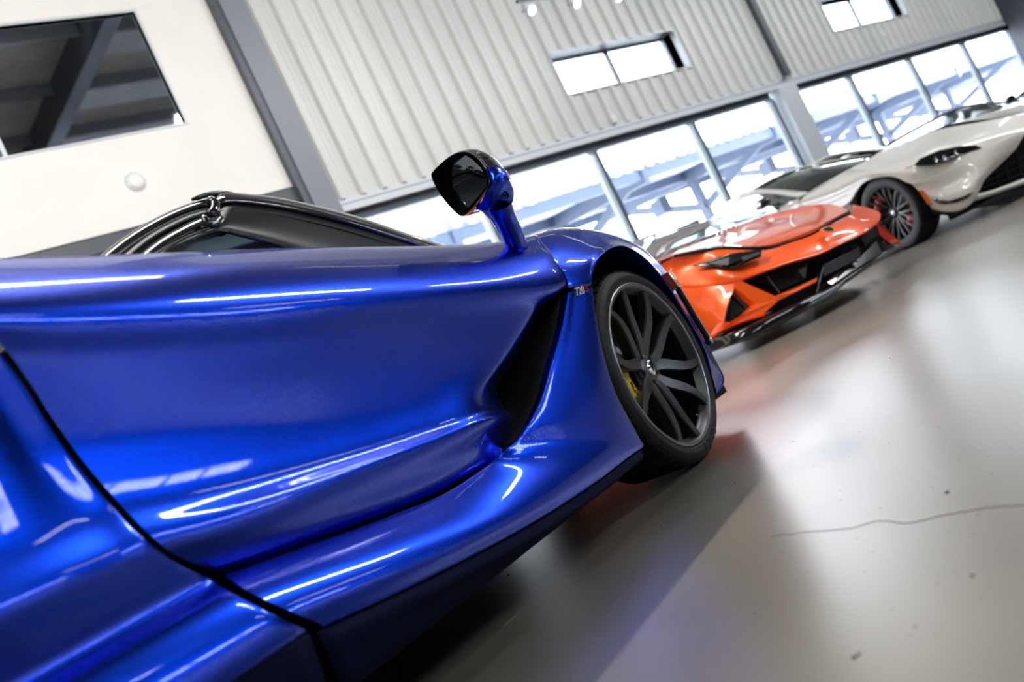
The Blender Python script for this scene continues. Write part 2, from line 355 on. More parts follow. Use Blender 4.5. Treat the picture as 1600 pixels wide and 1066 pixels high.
# warm track with spots
def spot_track(p0, p1, n, label, name='track_light'):
    p0, p1 = Vector(p0), Vector(p1); d = p1 - p0; r = empty(name, p0, atan2(d.y, d.x), label, 'track light'); L = d.length
    MB().box((0, -.018, 0), (L, .018, .03)).build('track', 'frame', r)
    MB().tube([(L * .5, 0, .03), (L * .5, 0, ZC - p0.z)], .01, 8).build('stem', 'frame', r)
    for k in range(n):
        x = (k + .15) / n * L
        h = MB().lathe([(.0, .05), (.032, .05), (.045, -.03), (.045, -.055)], 24, 'z').build('spot_head', 'trim', r, True); h.location = (x, 0, -.08); h.rotation_euler = (radians(-48), 0, 0)
        MB().lathe([(0, -.042), (.036, -.042), (.042, -.05)], 20, 'z').build('bulb', 'bulb', h, True)
        MB().tube([(0, 0, .0), (0, .04, .07)], .008, 6).build('arm', 'frame', h)
    return r
spot_track((7.24, 6.5, 3.78), (9.9, 6.5, 3.78), 4, 'short track with warm spotlights hanging before the corrugated wall')
for i, (x, y) in enumerate(((-1, -2.2), (2.2, -2.2), (5.4, -2.2), (-1, -6.2), (2.2, -6.2), (5.4, -6.2))):
    spot_track((x, y, 4.6), (x + 2.2, y, 4.6), 4, 'track of warm spotlights hanging in the showroom ' + ('near row, left', 'near row, middle', 'near row, right', 'back row, left', 'back row, middle', 'back row, right')[i])
def light(name, kind, loc, energy, col=(1, 1, 1), size=1., rot=(0, 0, 0), size_y=None, spot=None, blend=.3):
    l = bpy.data.lights.new(name, kind); l.energy = energy; l.color = col
    if kind == 'AREA':
        l.size = size
        if size_y: l.shape = 'RECTANGLE'; l.size_y = size_y
    else: l.shadow_soft_size = size
    if spot: l.spot_size = radians(spot); l.spot_blend = blend
    o = link(bpy.data.objects.new(name, l)); o.location = loc; o.rotation_euler = rot; return o
ADDED_SPOT_ON_OFFICE = light('spot_lamp', 'SPOT', (2.4, 3.0, 5.2), 1080, (1, .98, .94), .06, (radians(88), 0, radians(-8)), spot=120, blend=.8)  # added lamp that brightens the office wall; no fitting is seen there
for nm, p, rx in (('over the blue car roof', (.96, 4.37, 5.9), 0), ('added to brighten the white office wall', (2.4, 3.0, 5.2), radians(88))):
    r = empty('spotlight', p, 0, 'round ceiling spotlight ' + nm, 'spotlight')
    q = MB().lathe([(.0, .16), (.09, .16), (.11, .02), (.11, -.02), (.10, -.02), (.095, .02)], 32, 'z', closed=False).build('spot_housing', 'plastic', r, True); q.rotation_euler = (rx, 0, 0)
    q = MB().lathe([(0, .0), (.09, .005)], 32, 'z').build('bulb', 'bulb', r, True); q.rotation_euler = (rx, 0, 0); q.location = (0, 0, .06) if rx == 0 else (0, -.06, 0)
    MB().tube([(0, 0, .1), (0, 0, ZC - p[2])], .012, 8).build('stem', 'frame', r)
SPOT_BLUE = light('spot_lamp', 'SPOT', (.96, 4.37, 5.9), 1100, (1, .88, .70), .05, (0, 0, 0), spot=120, blend=.6)

# ================================================================== OUTSIDE
struct(MB().box((-40, YW + .35, -.35), (110, 90, -.05)).build('ground', 'out_ground'))
def carport():
    r = empty('carport', (0, 0, 0), 0, 'blue-grey steel carport with a ribbed roof standing outside the windows', 'carport')
    mb = MB(); x = 4.; nx = 0; pts = []
    while x < 60: pts += [(x, .0), (x + .05, .13), (x + .17, .13), (x + .23, 0)]; x += .38
    for a, b in zip(pts, pts[1:]):
        for (y0, z0, y1, z1) in ((14.0, 3.42, 20.4, 3.86),):
            mb.add([(a[0], y0, z0 + a[1]), (b[0], y0, z0 + b[1]), (b[0], y1, z1 + b[1]), (a[0], y1, z1 + a[1])], [(0, 1, 2, 3)])
    o = mb.build('deck', 'out_deck', r); md = o.modifiers.new('s', 'SOLIDIFY'); md.thickness = .03
    for y, z in ((14.1, 3.30), (17.2, 3.50), (20.3, 3.74)): MB().box((4, y - .06, z - .14), (60, y + .06, z + .1)).build('purlin_beam', 'out_steel', r)
    for x in (5.7, 11.4, 16.9, 22.2, 27.6, 33, 38.4):
        MB().box((x - .11, 16.9, -.05), (x + .11, 17.12, 3.3)).build('post', 'out_steel', r)
        MB().bar((x, 14.0, 3.22), (x, 20.4, 3.66), .16, .34).build('rafter', 'out_steel', r)
        MB().bar((x, 17, 2.45), (x, 14.6, 3.2), .12, .2).build('brace', 'out_steel', r)
        MB().bar((x, 17, 2.45), (x, 19.8, 3.5), .12, .2).build('brace', 'out_steel', r)
        MB().box((x - .9, 17.6, 2.75), (x - .55, 18.0, 3.2)).build('lamp_box', 'out_steel', r)
    return r
carport()
def tree(x, y, s, label):
    r = empty('tree', (x, y, -.05), 0, label, 'tree', None)
    MB().tube([(0, 0, 0), (.1, 0, 1.5 * s), (0, .1, 3 * s)], [.2 * s, .15 * s, .08 * s]).build('trunk', 'bark', r)
    mb = MB(); rnd = random.Random(int(x * 10))
    for k in range(1500):
        a, b, c = rnd.gauss(0, 1), rnd.gauss(0, 1), rnd.gauss(0, .8); d = (a * a + b * b + c * c) ** .5 or 1; q = rnd.random() ** .4 * 1.7 * s
        p = Vector((a / d * q, b / d * q, c / d * q * .8 + 3.3 * s)); u = Vector((rnd.gauss(0, 1), rnd.gauss(0, 1), rnd.gauss(0, 1))).normalized() * .16 * s; v = u.orthogonal().normalized() * .07 * s
        mb.add([p - u, p + v, p + u, p - v], [(0, 1, 2, 3)])
    mb.build('foliage', 'leaf', r)
tree(9.6, 23.5, 1.5, 'pale leafy tree outside, behind the blue car windscreen'); tree(13.8, 26.5, 1.4, 'pale leafy tree outside, just left of the first window post')

# ================================================================== WHEELS
def tyre_mesh(R, W, Rr, n=144, name='tyre', parent=None, y0=0.):
    # profile across the tread: (radius, axial) outer side first; axial y0 = outer face, grows inboard
    s = W / .245
    prof = [(Rr - .004, .012), (Rr + .004, .003), (Rr + .012, -.001), (Rr + .025, -.004), (R - .028, -.003), (R - .014, .004), (R - .006, .012), (R - .002, .020 * s)]
    g = [.052, .105, .14, .193]
    for q in g: prof += [(R, (q - .010) * s), (R - .007, (q - .006) * s), (R - .007, (q + .006) * s), (R, (q + .010) * s)]
    prof += [(R - .002, .225 * s), (R - .008, .236 * s), (R - .02, .243 * s), (Rr + .01, .243 * s), (Rr - .004, .235 * s)]
    v = []; f = []; P = len(prof)
    for k in range(n * 3):
        a = 2 * pi * k / (n * 3)
        for i, (r, t) in enumerate(prof):
            if 6 <= i <= P - 5 and r > R - .006:
                sh = (k + int(t / s * 28)) % 9
                if sh == 0: r -= .009
            v.append((r * cos(a), y0 + t, r * sin(a)))
    K = n * 3
    for k in range(K):
        k2 = (k + 1) % K
        for i in range(P - 1): f.append((k * P + i, k * P + i + 1, k2 * P + i + 1, k2 * P + i))
    o = mesh_obj(name, v, f, 'rubber', parent, False); return o
def rim_parts(r, Rr, W, hubd, matname, y0=0., lip='lip'):
    mb = MB().lathe([(Rr - .002, .012), (Rr + .004, .004), (Rr + .004, .0), (Rr - .004, -.001), (Rr - .013, .004), (Rr - .018, .018), (Rr - .024, .022), (Rr - .028, .030)], 96, 'y', (0, y0, 0))
    o = mb.build('rim', matname, r, True)
    MB().lathe([(Rr + .0045, .006), (Rr + .0055, .0005), (Rr - .003, -.002), (Rr - .0065, .0)], 96, 'y', (0, y0, 0)).build('rim_lip', lip, o, True)
    MB().lathe([(Rr - .028, .030), (Rr - .032, .05), (Rr - .036, W - .02), (Rr + .004, W - .005)], 96, 'y', (0, y0, 0)).build('rim_barrel', 'satin_black', r, True)
    return o
def blade(path, ws, ds, y_in=(0, 1, 0)):
    """spoke: path of (x, y, z) points on its face, ws half widths, ds depths; rounded box section"""
    mb = MB(); b = 0; n = 8; path = [Vector(p) for p in path]; inn = Vector(y_in)
    for i, p in enumerate(path):
        d = (path[min(i + 1, len(path) - 1)] - path[max(i - 1, 0)]); d = (d - inn * d.dot(inn)).normalized(); sd = d.cross(inn).normalized()
        w_, dd = ws[i], ds[i]
        for a, c in ((-1, .16), (-.86, 0), (.0, .03), (.86, .0), (1, .16), (.7, 1), (0, 1), (-.7, 1)):
            mb.v.append(p + sd * a * w_ + inn * c * dd)
    for i in range(len(path) - 1):
        for k in range(n):
            k2 = (k + 1) % n; mb.f.append((i * n + k, i * n + k2, (i + 1) * n + k2, (i + 1) * n + k))
    mb.f.append(tuple(range(n))[::-1]); mb.f.append(tuple((len(path) - 1) * n + k for k in range(n)))
    return mb
def caliper(r, R, a0, a1, y0, m, name='brake_caliper'):
    v = []; f = []; n = 14
    for k in range(n + 1):
        a = radians(a0 + (a1 - a0) * k / n); e = min(1, min(k, n - k) / 2 + .35)
        for rr, yy in ((R - .075 * e, y0 + .01), (R - .07 * e, y0 - .02 * e), (R - .035, y0 - .034 * e), (R + .004, y0 - .028 * e), (R + .012 * e, y0), (R + .012 * e, y0 + .09), (R - .05 * e, y0 + .09)):
            v.append((rr * cos(a), yy, rr * sin(a)))
    for k in range(n):
        for i in range(7): j = (i + 1) % 7; f.append((k * 7 + i, k * 7 + j, (k + 1) * 7 + j, (k + 1) * 7 + i))
    f.append(tuple(range(7))); f.append(tuple(n * 7 + i for i in range(7)))
    return mesh_obj(name, v, f, m, r, True)
def sports_wheel(parent, loc, R=.335, W=.245, Rr=.277, mirror=1, detail=True, tips=None, steer=0.):
    """five twin-spoke wheel; outer face looks towards -y (mirror=1) """
    r = link(bpy.data.objects.new('wheel', None), parent); r.location = loc; r.rotation_euler = (0, 0, steer if mirror == 1 else pi + steer)
    tyre = tyre_mesh(R, W, Rr, name='tyre', parent=r)
    rim_parts(r, Rr, W, .04, 'wheel')
    pairs = [(92.6, 62.1), (26.5, -12.4), (-45.9, -84.8), (-114.9, -156.7), (-196.7, -234.1)]
    Ro = Rr - .013
    for a1, a2 in pairs:
        mid = (a1 + a2) / 2
        for t, sgn in ((a1, 1), (a2, -1)):
            pts = []; ws = []; ds = []
            for q in [0, .15, .3, .45, .6, .75, .9, 1.0]:
                rr = .030 + (Ro - .030) * q
                ang = radians(mid + (t - mid) * min(1, .10 + .90 * q ** .8) + sgn * 9 * sin(pi * q) - 8 * (1 - q) * 0)
                dep = .052 * (1 - q) ** 1.6 + .004
                pts.append((rr * cos(ang), dep, rr * sin(ang))); ws.append(.0165 + .006 * (1 - q) ** 2 + .003 * sin(pi * q) - .004 * q); ds.append(.048 - .016 * q)
            o = blade(spline(pts, 3), [x for x in __interp(ws, 3)], [x for x in __interp(ds, 3)]).build('spoke', 'wheel', r, True)
            md = o.modifiers.new('e', 'EDGE_SPLIT'); md.split_angle = radians(24)
    hub = MB().lathe([(0, .046), (.034, .046), (.044, .050), (.060, .056), (.066, .075), (.066, .12)], 48).build('hub', 'wheel', r, True)
    cap = MB().lathe([(0, .0385), (.024, .039), (.0262, .041), (.0275, .046)], 40).build('hub_cap', 'chrome', hub, True)
    if detail:   # the swoosh on the hub cap
        sw = MB(); pts = [(-.014, .004), (-.008, .011), (.002, .014), (.013, .012), (.006, .006), (.003, -.002), (.004, -.014), (-.003, -.006), (-.006, .000)]
        sw.poly([(-x, .0375, z) for x, z in pts], (0, .002, 0)); sw.build('emblem', 'matte_black', hub)
    dsc = MB().lathe([(.0, .09), (.075, .09), (.08, .10), (.195, .10), (.195, .128), (.08, .128)], 72, 'y').build('brake_disc', 'disc', r, True)
    mb = MB()
    for k in range(60):
        a = k * 2.399; rr = .10 + .085 * (k % 10) / 9; mb.lathe([(0, .0985), (.0035, .0985), (.0035, .1)], 8, 'y', (rr * cos(a), 0, rr * sin(a)))
    mb.build('disc_holes', 'matte_black', dsc)
    cp = caliper(r, .205, 156, 222, .074, 'yellow')
    mb = MB()
    for a in (170, 210): mb.lathe([(0, -.002), (.008, -.002), (.008, .01)], 12, 'y', (.175 * cos(radians(a)), .05, .175 * sin(radians(a))))
    mb.build('bolt', 'chrome', cp)
    # dark letters along the caliper
    tm = text_mesh('McLaren', .017, .0006)
    for v in tm.vertices:
        a = radians(191) + v.co.x / .185 ; rr = .178 - v.co.y; v.co = (rr * cos(a), .0395 - v.co.z, rr * sin(a))
    tm.materials.append(M['matte_black']); link(bpy.data.objects.new('lettering', tm), cp)
    MB().box((-.09, .06, -.03), (-.04, .14, .05)).lathe([(0, .1), (.07, .1), (.07, .2), (0, .2)], 24).build('upright', 'satin_black', r)
    mb = MB()
    for k in range(5):
        a = radians(72 * k + 40); mb.lathe([(0, .047), (.007, .047), (.007, .06)], 10, 'y', (.047 * cos(a), 0, .047 * sin(a)))
    mb.build('wheel_nut', 'satin_black', hub)
    a = radians(-70); rr = Rr - .03
    MB().tube([(rr * cos(a), .03, rr * sin(a)), ((rr - .03) * cos(a), .005, (rr - .03) * sin(a))], .004, 8).build('valve', 'satin_black', r)
    if detail:
        for txt, ac, sz in (('P ZERO', -76, .034),):
            tm = text_mesh(txt, sz, .0008, space=1.1)
            for v in tm.vertices:
                ang = radians(ac) + v.co.x / (R - .03) ; rr = R - .022 - v.co.y
                v.co = (rr * cos(ang), -.0045 - v.co.z, rr * sin(ang))
            tm.materials.append(M['tyre_text']); link(bpy.data.objects.new('tyre_lettering', tm), tyre)
    return r
def __interp(a, k):
    out = []
    for i in range(len(a) - 1):
        for j in range(k): out.append(a[i] + (a[i + 1] - a[i]) * j / k)
    return out + [a[-1]]
def simple_wheel(parent, loc, mirror=1, R=.345, W=.26, Rr=.268, nsp=10, m='wheel_black', cal='red', steer=0., twin=True):
    r = link(bpy.data.objects.new('wheel', None), parent); r.location = loc; r.rotation_euler = (0, 0, steer if mirror == 1 else pi + steer)
    tyre_mesh(R, W, Rr, 60, parent=r); rim_parts(r, Rr, W, .03, m, lip=m)
    for k in range(nsp):
        for sgn in ((-1, 1) if twin else (0,)):
            a0 = 2 * pi * (k + .5) / nsp; pts = []
            for q in (0, .25, .5, .75, 1):
                ang = a0 + sgn * (.05 + .13 * q); rr = .04 + (Rr - .055) * q; pts.append((rr * cos(ang), .045 * (1 - q) ** 1.5 + .006, rr * sin(ang)))
            blade(pts, [.014, .011, .009, .009, .010], [.035, .03, .025, .02, .02]).build('spoke', m, r, False)
    hub = MB().lathe([(0, .040), (.03, .040), (.05, .048), (.065, .08), (.065, .12)], 32).build('hub', m, r, True)
    MB().lathe([(0, .034), (.022, .035), (.026, .042)], 24).build('hub_cap', 'chrome', hub, True)
    MB().lathe([(.0, .09), (.08, .09), (.2, .10), (.2, .13), (.08, .13)], 48).build('brake_disc', 'disc', r, True)
    if cal:
        for a0, a1 in ((105, 165), (-60, -20)): caliper(r, .222, a0, a1, .06, cal)
    return r

# hairline crack and grit on the concrete
def ground(px, py, z=0.): return WORLD.z(px, py, z)
rnd = random.Random(3)
ck = spline([ground(*p) for p in ((1205, 838), (1262, 832), (1330, 826), (1372, 815), (1420, 818), (1475, 806), (1530, 796), (1598, 790))], 6)
ck = [p + Vector((rnd.uniform(-.003, .003), rnd.uniform(-.003, .003), 0)) for p in ck]
mb = MB()
for a, b in zip(ck, ck[1:]):
    n = (b - a).cross(Vector((0, 0, 1))).normalized() * .0007; mb.add([a - n, b - n, b + n, a + n, a - n + Vector((0, 0, .0006)), b - n + Vector((0, 0, .0006)), b + n + Vector((0, 0, .0006)), a + n + Vector((0, 0, .0006))], [(4, 5, 6, 7), (0, 1, 5, 4), (2, 3, 7, 6)])
struct(mb.build('floor_crack', 'grit'))
mb = MB()
spots = [(1480, 770, .004), (1033, 823, .003), (795, 899, .004), (1148, 755, .003), (1335, 1028, .004), (1342, 1023, .003), (1240, 690, .002), (1100, 880, .002), (1520, 900, .003), (1180, 960, .002), (1390, 560, .003), (1430, 980, .002)]
spots += [(rnd.uniform(900, 1600), rnd.uniform(650, 1060), .0012) for _ in range(60)]
for px, py, r_ in spots:
    c = ground(px, py); mb.lathe([(0, r_ * .8), (r_ * .6, r_ * .6), (r_, .0)], 7, 'z', c)
tag(mb.build('floor_grit', 'grit'), 'tiny dark grains of grit scattered on the polished concrete', 'grit', kind='stuff')

# ================================================================== BLUE CAR
BX, BY = 1.55, 2.36                    # centre of the blue car, in its own heading, from the camera's foot
BAZ = degrees(AZ) - 33.5
_bf = Vector((cos(radians(BAZ)), sin(radians(BAZ)), 0)); _bl = Vector((-_bf.y, _bf.x, 0))
BORG = _bf * BX + _bl * BY
FB = Frame(BORG, BAZ)
def P(px, py, y): return FB.y(px, py, y - BY)          # y = distance sideways from the camera's line
def Q(x, y, z): return Vector((x - BX, y - BY, z))     # the same frame, straight metres
car = empty('sports_car', BORG, radians(BAZ), 'metallic blue supercar with a large door scoop, nearest the camera', 'car')
def rowp(l): return [P(*a) for a in l]
def inboard(r, dy, dz=0., dx=0.): return [p + Vector((dx, dy, dz)) for p in r]
R0 = rowp([(-150, 409, 1.60), (0, 404, 1.60), (150, 399, 1.60), (350, 391, 1.60), (520, 386, 1.58), (690, 384, 1.55), (780, 378, 1.52), (833, 367.5, 1.49), (832, 368, 1.53)])
R1 = rowp([(-130, 424, 1.51), (0, 421, 1.51), (150, 415, 1.51), (350, 406, 1.51), (520, 401, 1.50), (690, 399, 1.48), (780, 395, 1.46), (847, 382, 1.45), (846, 382, 1.49)])
R2 = rowp([(-95, 450, 1.445), (40, 446, 1.445), (170, 440, 1.445), (350, 430, 1.445), (520, 423, 1.44), (690, 420, 1.43), (780, 416, 1.42), (861, 404, 1.415), (860, 404, 1.45)])
R3 = rowp([(-45, 492, 1.405), (70, 492, 1.405), (210, 488, 1.405), (380, 480, 1.405), (540, 467, 1.402), (690, 457, 1.40), (790, 451, 1.398), (879, 446, 1.398), (878, 446, 1.43)])
R4 = rowp([(20, 560, 1.425), (130, 560, 1.425), (260, 552, 1.425), (420, 540, 1.425), (560, 522, 1.425), (700, 505, 1.425), (822, 487, 1.425), (838, 485, 1.440), (850, 484, 1.49)])
R5 = rowp([(90, 665, 1.445), (200, 645, 1.445), (320, 630, 1.448), (450, 610, 1.45), (580, 588, 1.45), (690, 568, 1.447), (788, 548, 1.445), (806, 546, 1.465), (819, 544, 1.51)])
R6 = rowp([(130, 720, 1.450), (250, 700, 1.452), (360, 685, 1.456), (480, 668, 1.46), (590, 648, 1.46), (675, 628, 1.455), (745, 610, 1.45), (766, 605, 1.47), (777, 604, 1.51)])
R7 = rowp([(190, 790, 1.447), (300, 770, 1.449), (400, 750, 1.452), (500, 725, 1.455), (600, 696, 1.454), (680, 668, 1.45), (742, 645, 1.446), (773, 638, 1.475), (788, 639, 1.52)])
R8 = rowp([(235, 836, 1.425), (320, 815, 1.425), (410, 788, 1.426), (510, 752, 1.428), (600, 718, 1.43), (690, 686, 1.432), (755, 662, 1.436), (783, 652, 1.455), (799, 650, 1.51)])
R9 = rowp([(275, 868, 1.437), (350, 848, 1.437), (430, 825, 1.44), (520, 790, 1.445), (610, 755, 1.45), (690, 723, 1.455), (755, 692, 1.462), (788, 672, 1.475), (806, 668, 1.51)])
R10 = rowp([(338, 899, 1.485), (400, 880, 1.487), (480, 850, 1.49), (560, 820, 1.49), (640, 789, 1.49), (705, 758, 1.492), (765, 724, 1.50), (797, 700, 1.515), (815, 686, 1.56)])
Rm1 = inboard(R0, .05, -.004); Rm2 = inboard(R0, .14, -.02)
RL = inboard(R10, .10, .0)
door = surf('door', [Rm2, Rm1, R0, R1, R2, R3, R4, R5, R6, R7, R8, R9, R10, RL], 'blue', car, 7, 7)
sc0 = rowp([(878, 447, 1.43), (849, 484, 1.49), (818, 544, 1.51), (776, 604, 1.51), (787, 639, 1.52), (798, 650, 1.51), (805, 668, 1.51), (812, 688, 1.555)])
sc1 = [Vector((p.x + .30, p.y + .32, p.z)) for p in sc0]
surf('scoop_shade_sheet', [sc0, [(a + b) / 2 for a, b in zip(sc0, sc1)], sc1], 'matte_black', car, 5, 3, .004)  # black sheet darkens the scoop wall in place of real shade
# front fender panel below and behind the scoop, running down into the sill
def colp(*a): return [P(*q) for q in a]
s0 = colp((347, 903, 1.462), (380, 925, 1.422), (420, 945, 1.398), (458, 962, 1.39), (496, 978, 1.402))
s1 = colp((462, 862, 1.462), (502, 880, 1.422), (540, 898, 1.397), (570, 915, 1.389), (600, 931, 1.401))
s2 = colp((585, 818, 1.462), (625, 835, 1.422), (662, 850, 1.396), (693, 863, 1.388), (722, 872, 1.400))
s3 = colp((695, 775, 1.462), (740, 787, 1.422), (778, 798, 1.396), (808, 806, 1.387), (836, 811, 1.398))
s4 = colp((768, 727, 1.46), (812, 736, 1.42), (855, 744, 1.395), (892, 750, 1.386), (925, 754, 1.396))
s5 = colp((811, 690, 1.430), (865, 690, 1.409), (918, 690, 1.394), (965, 692, 1.386), (1003, 697, 1.392))
s6 = colp((831, 660, 1.417), (872, 655, 1.403), (915, 650, 1.393), (952, 648, 1.386), (981, 652, 1.389))
s7 = colp((850, 618, 1.410), (882, 610, 1.399), (912, 604, 1.391), (938, 602, 1.386), (960, 610, 1.389))
s8 = colp((864, 566, 1.404), (886, 560, 1.396), (906, 556, 1.390), (926, 553, 1.387), (943, 556, 1.389))
s9 = colp((880, 508, 1.399), (894, 503, 1.395), (907, 500, 1.391), (920, 498, 1.388), (931, 497, 1.389))
s10 = colp((889, 455, 1.396), (898, 452, 1.394), (907, 450, 1.391), (916, 448, 1.388), (925, 447, 1.389))
def lipped(c, a=.10, b=.05): return [c[0] + Vector((0, a, 0)), c[0] + Vector((0, .012, 0))] + c + [c[-1] + Vector((0, .012, 0)), c[-1] + Vector((0, b, 0))]
sill_cols = [lipped(c, .10, .0) for c in (s0, s1, s2, s3, s4, s5)]; fen_cols = [lipped(c, .03) for c in (s5, s6, s7, s8, s9, s10)]
for c in sill_cols: c[-2] = c[-3] + Vector((0, .006, -.006)); c[-1] = c[-3] + Vector((0, .05, -.012))
s4b = colp((794, 703, 1.440), (847, 707, 1.413), (899, 710, 1.3945), (944, 711, 1.386), (982, 712, 1.394))
s5b = colp((818, 681, 1.425), (867, 679, 1.407), (918, 677, 1.3935), (962, 680, 1.386), (999, 687, 1.3905))
def soft(c): c = lipped(c); c[-2] = c[-3] + Vector((0, .008, -.004)); c[-1] = c[-3] + Vector((0, .05, -.006)); return c
lp = [c[0] + Vector((0, .028, 0)) for c in (s5, s6, s7, s8, s9, s10)]
surf('scoop_shade_sheet', [lp, [p + Vector((.01, .12, 0)) for p in lp], [p + Vector((.03, .42, 0)) for p in lp]], 'matte_black', car, 5, 3, .004)  # same for the fender side: shade of the blue lip painted black
FWG = join_surf('front_wing', [(sill_cols[:5] + [soft(s4b), soft(s5), soft(s5b)] + fen_cols[1:], 7, 5)], 'blue', car)
md = FWG.modifiers.new('smooth', 'SMOOTH'); md.factor = .5; md.iterations = 3
# fender over the arch and nose side
arch_top = [
 [(838, 367, 1.49), (856, 388, 1.44), (872, 412, 1.41), (885, 432, 1.40), (889, 449, 1.40)],
 [(868, 358, 1.49), (884, 382, 1.43), (896, 410, 1.40), (904, 432, 1.392), (908, 446, 1.392)],
 [(898, 356, 1.49), (910, 378, 1.43), (916, 405, 1.395), (920, 430, 1.389), (923, 444, 1.389)],
 [(925, 359, 1.48), (930, 378, 1.43), (927, 395, 1.40), (925, 415, 1.389), (925, 428, 1.389)],
 [(947, 364, 1.47), (947, 376, 1.43), (944, 386, 1.405), (940, 395, 1.391), (937, 402, 1.389)],
 [(967, 370, 1.46), (965, 377, 1.43), (962, 382, 1.405), (958, 386, 1.393), (954, 388, 1.389)],
 [(985, 378, 1.45), (983, 382, 1.43), (980, 384, 1.41), (976, 385, 1.396), (972, 384, 1.389)],
 [(1003, 388, 1.45), (1001, 391, 1.43), (998, 392, 1.41), (994, 392, 1.396), (990, 391, 1.390)],
 [(1019, 402, 1.45), (1018, 405, 1.43), (1016, 406, 1.41), (1013, 407, 1.40), (1010, 406, 1.393)],
 [(1038, 422, 1.46), (1037, 426, 1.44), (1034, 427, 1.42), (1031, 427, 1.41), (1028, 425, 1.402)],
 [(1059, 449, 1.47), (1058, 453, 1.45), (1055, 454, 1.435), (1051, 453, 1.423), (1047, 451, 1.413)],
 [(1080, 485, 1.49), (1079, 488, 1.465), (1076, 488, 1.45), (1072, 487, 1.44), (1067, 484, 1.428)],
 [(1098, 520, 1.51), (1097, 522, 1.485), (1095, 521, 1.47), (1091, 519, 1.455), (1087, 517, 1.440)],
 [(1113, 556, 1.52), (1112, 556, 1.50), (1109, 554, 1.485), (1106, 552, 1.47), (1103, 549, 1.455)],
 [(1131, 593, 1.49), (1128, 590, 1.485), (1122, 585, 1.48), (1116, 580, 1.47), (1110, 575, 1.462)],
 [(1121, 614, 1.50), (1120, 613, 1.495), (1118, 611, 1.49), (1116, 608, 1.48), (1114, 604, 1.470)]]
AT = [[P(*q) for q in c] for c in arch_top]
ATf = [[c[0] + Vector((0, .20, -.015 if i < 9 else 0)) + Vector((.0 if i < 6 else .05 + .01 * (i - 6), 0, 0)), c[0] + Vector((.0 if i < 6 else .01, .06, .004 if i < 9 else 0))] + c + [c[-1] + Vector((0, .012, 0)), c[-1] + Vector((0, .06, 0))] for i, c in enumerate(AT)]
pre = [p + Vector((-.002, .04, 0)) for p in ATf[0]]; pre2 = [p + Vector((-.001, .006, 0)) for p in ATf[0]]
join_surf('front_fender', [([pre, pre2] + ATf, 6, 5)], 'blue', car)
surf('seam_seal', [[p + Vector((-.05, .035, 0)) for p in AT[0]], [p + Vector((.03, .035, 0)) for p in AT[0]]], 'matte_black', car, 3, 1, .004)
# wheel-arch liner
mb = MB(); K = 28; HX, HZ = 2.885, .337
for k in range(K + 1):
    a = radians(-28 + 236 * k / K)
    for y in (1.41, 1.75): mb.v.append(Q(HX + .405 * cos(a), y + (.05 if cos(a) > .3 and y < 1.6 else 0), HZ + .40 * sin(a)))
mb.f = [(2 * k, 2 * k + 1, 2 * k + 3, 2 * k + 2) for k in range(K)]
mb.add([Q(HX + .42 * cos(radians(a)), 1.75, HZ + .42 * sin(radians(a))) for a in range(-28, 209, 8)], [tuple(range(30))])
mb.build('arch_liner', 'matte_black', car)
# dark lower skirt below the sill
top = [c[4] for c in (s0, s1, s2, s3, s4, s5)]
sk = []
for i, t in enumerate(top):
    x = t.x + BX
    sk.append([t + Vector((0, .010, -.010)), Q(x + .0, 1.410, t.z - .035), Q(x + .01, 1.425, t.z * .45 + .115 * .55), Q(x + .03, 1.455, .118), Q(x + .04, 1.54, .100)])
e = sk[-1]; sk[-1] = [e[0], e[1], Q(2.43, 1.425, .145), Q(2.39, 1.455, .118), Q(2.39, 1.54, .10)]
surf('side_skirt', sk, 'navy_skirt', car, 5, 5, .004)
MB().poly([Q(2.485, 1.42, .165), Q(2.42, 1.43, .145), Q(2.39, 1.455, .118), Q(2.39, 1.8, .11), Q(2.485, 1.8, .165)], (.01, 0, 0)).build('skirt_end', 'satin_black', car)
# rear quarter panel behind the door seam
seam = [(-161, 416, 1.60), (-141, 431, 1.51), (-106, 457, 1.445), (-56, 500, 1.405), (8, 568, 1.425), (78, 673, 1.445), (118, 729, 1.450), (178, 799, 1.447), (224, 845, 1.425), (264, 876, 1.437), (325, 907, 1.462), (358, 927, 1.424), (400, 949, 1.400), (440, 970, 1.392), (478, 988, 1.404)]
SM = [P(*q) for q in seam]
def station(x, bulge, zs=1., low=None):
    out = []
    for i, p in enumerate(SM):
        t = i / (len(SM) - 1); z = p.z * zs
        if low is not None and z < low: z = low + (z - .24) * .02
        out.append(Q(x, p.y + BY - bulge * sin(pi * min(1, t * 1.1)) * .9 - .01 * t, z))
    return out
def edged(c, d=.02): return [p + Vector((0, d, 0)) for p in c]
st = [[p + Vector((.004, .035, 0)) for p in SM], [p + Vector((.003, .006, 0)) for p in SM], SM, [p + Vector((-.05, -.004, 0)) for p in SM], station(.80, .015), station(.70, .03), station(.60, .045)]
st = [[c[0] + Vector((0, .12, -.01))] + c + [c[-1] + Vector((0, .03, -.004))] for c in st]
surf('rear_quarter', st, 'blue', car, 5, 5)
st = []
for x, bl, zs in ((.60, .045, 1.), (.40, .055, .995), (.15, .06, .985), (-.15, .05, .975), (-.45, .0, .95), (-.75, -.12, .90), (-.98, -.35, .82)):
    c = station(x, bl, zs); d = max(0, 1 - ((x - .20) / .40) ** 2) ** .5 * .40 if abs(x - .20) < .40 else 0; lim = .34 + d if d > 0 else .22
    c = [Vector((p.x, p.y, max(p.z, lim))) for p in c]; st.append([c[0] + Vector((0, .12, -.01))] + c)
surf('rear_haunch', st, 'blue', car, 5, 4)
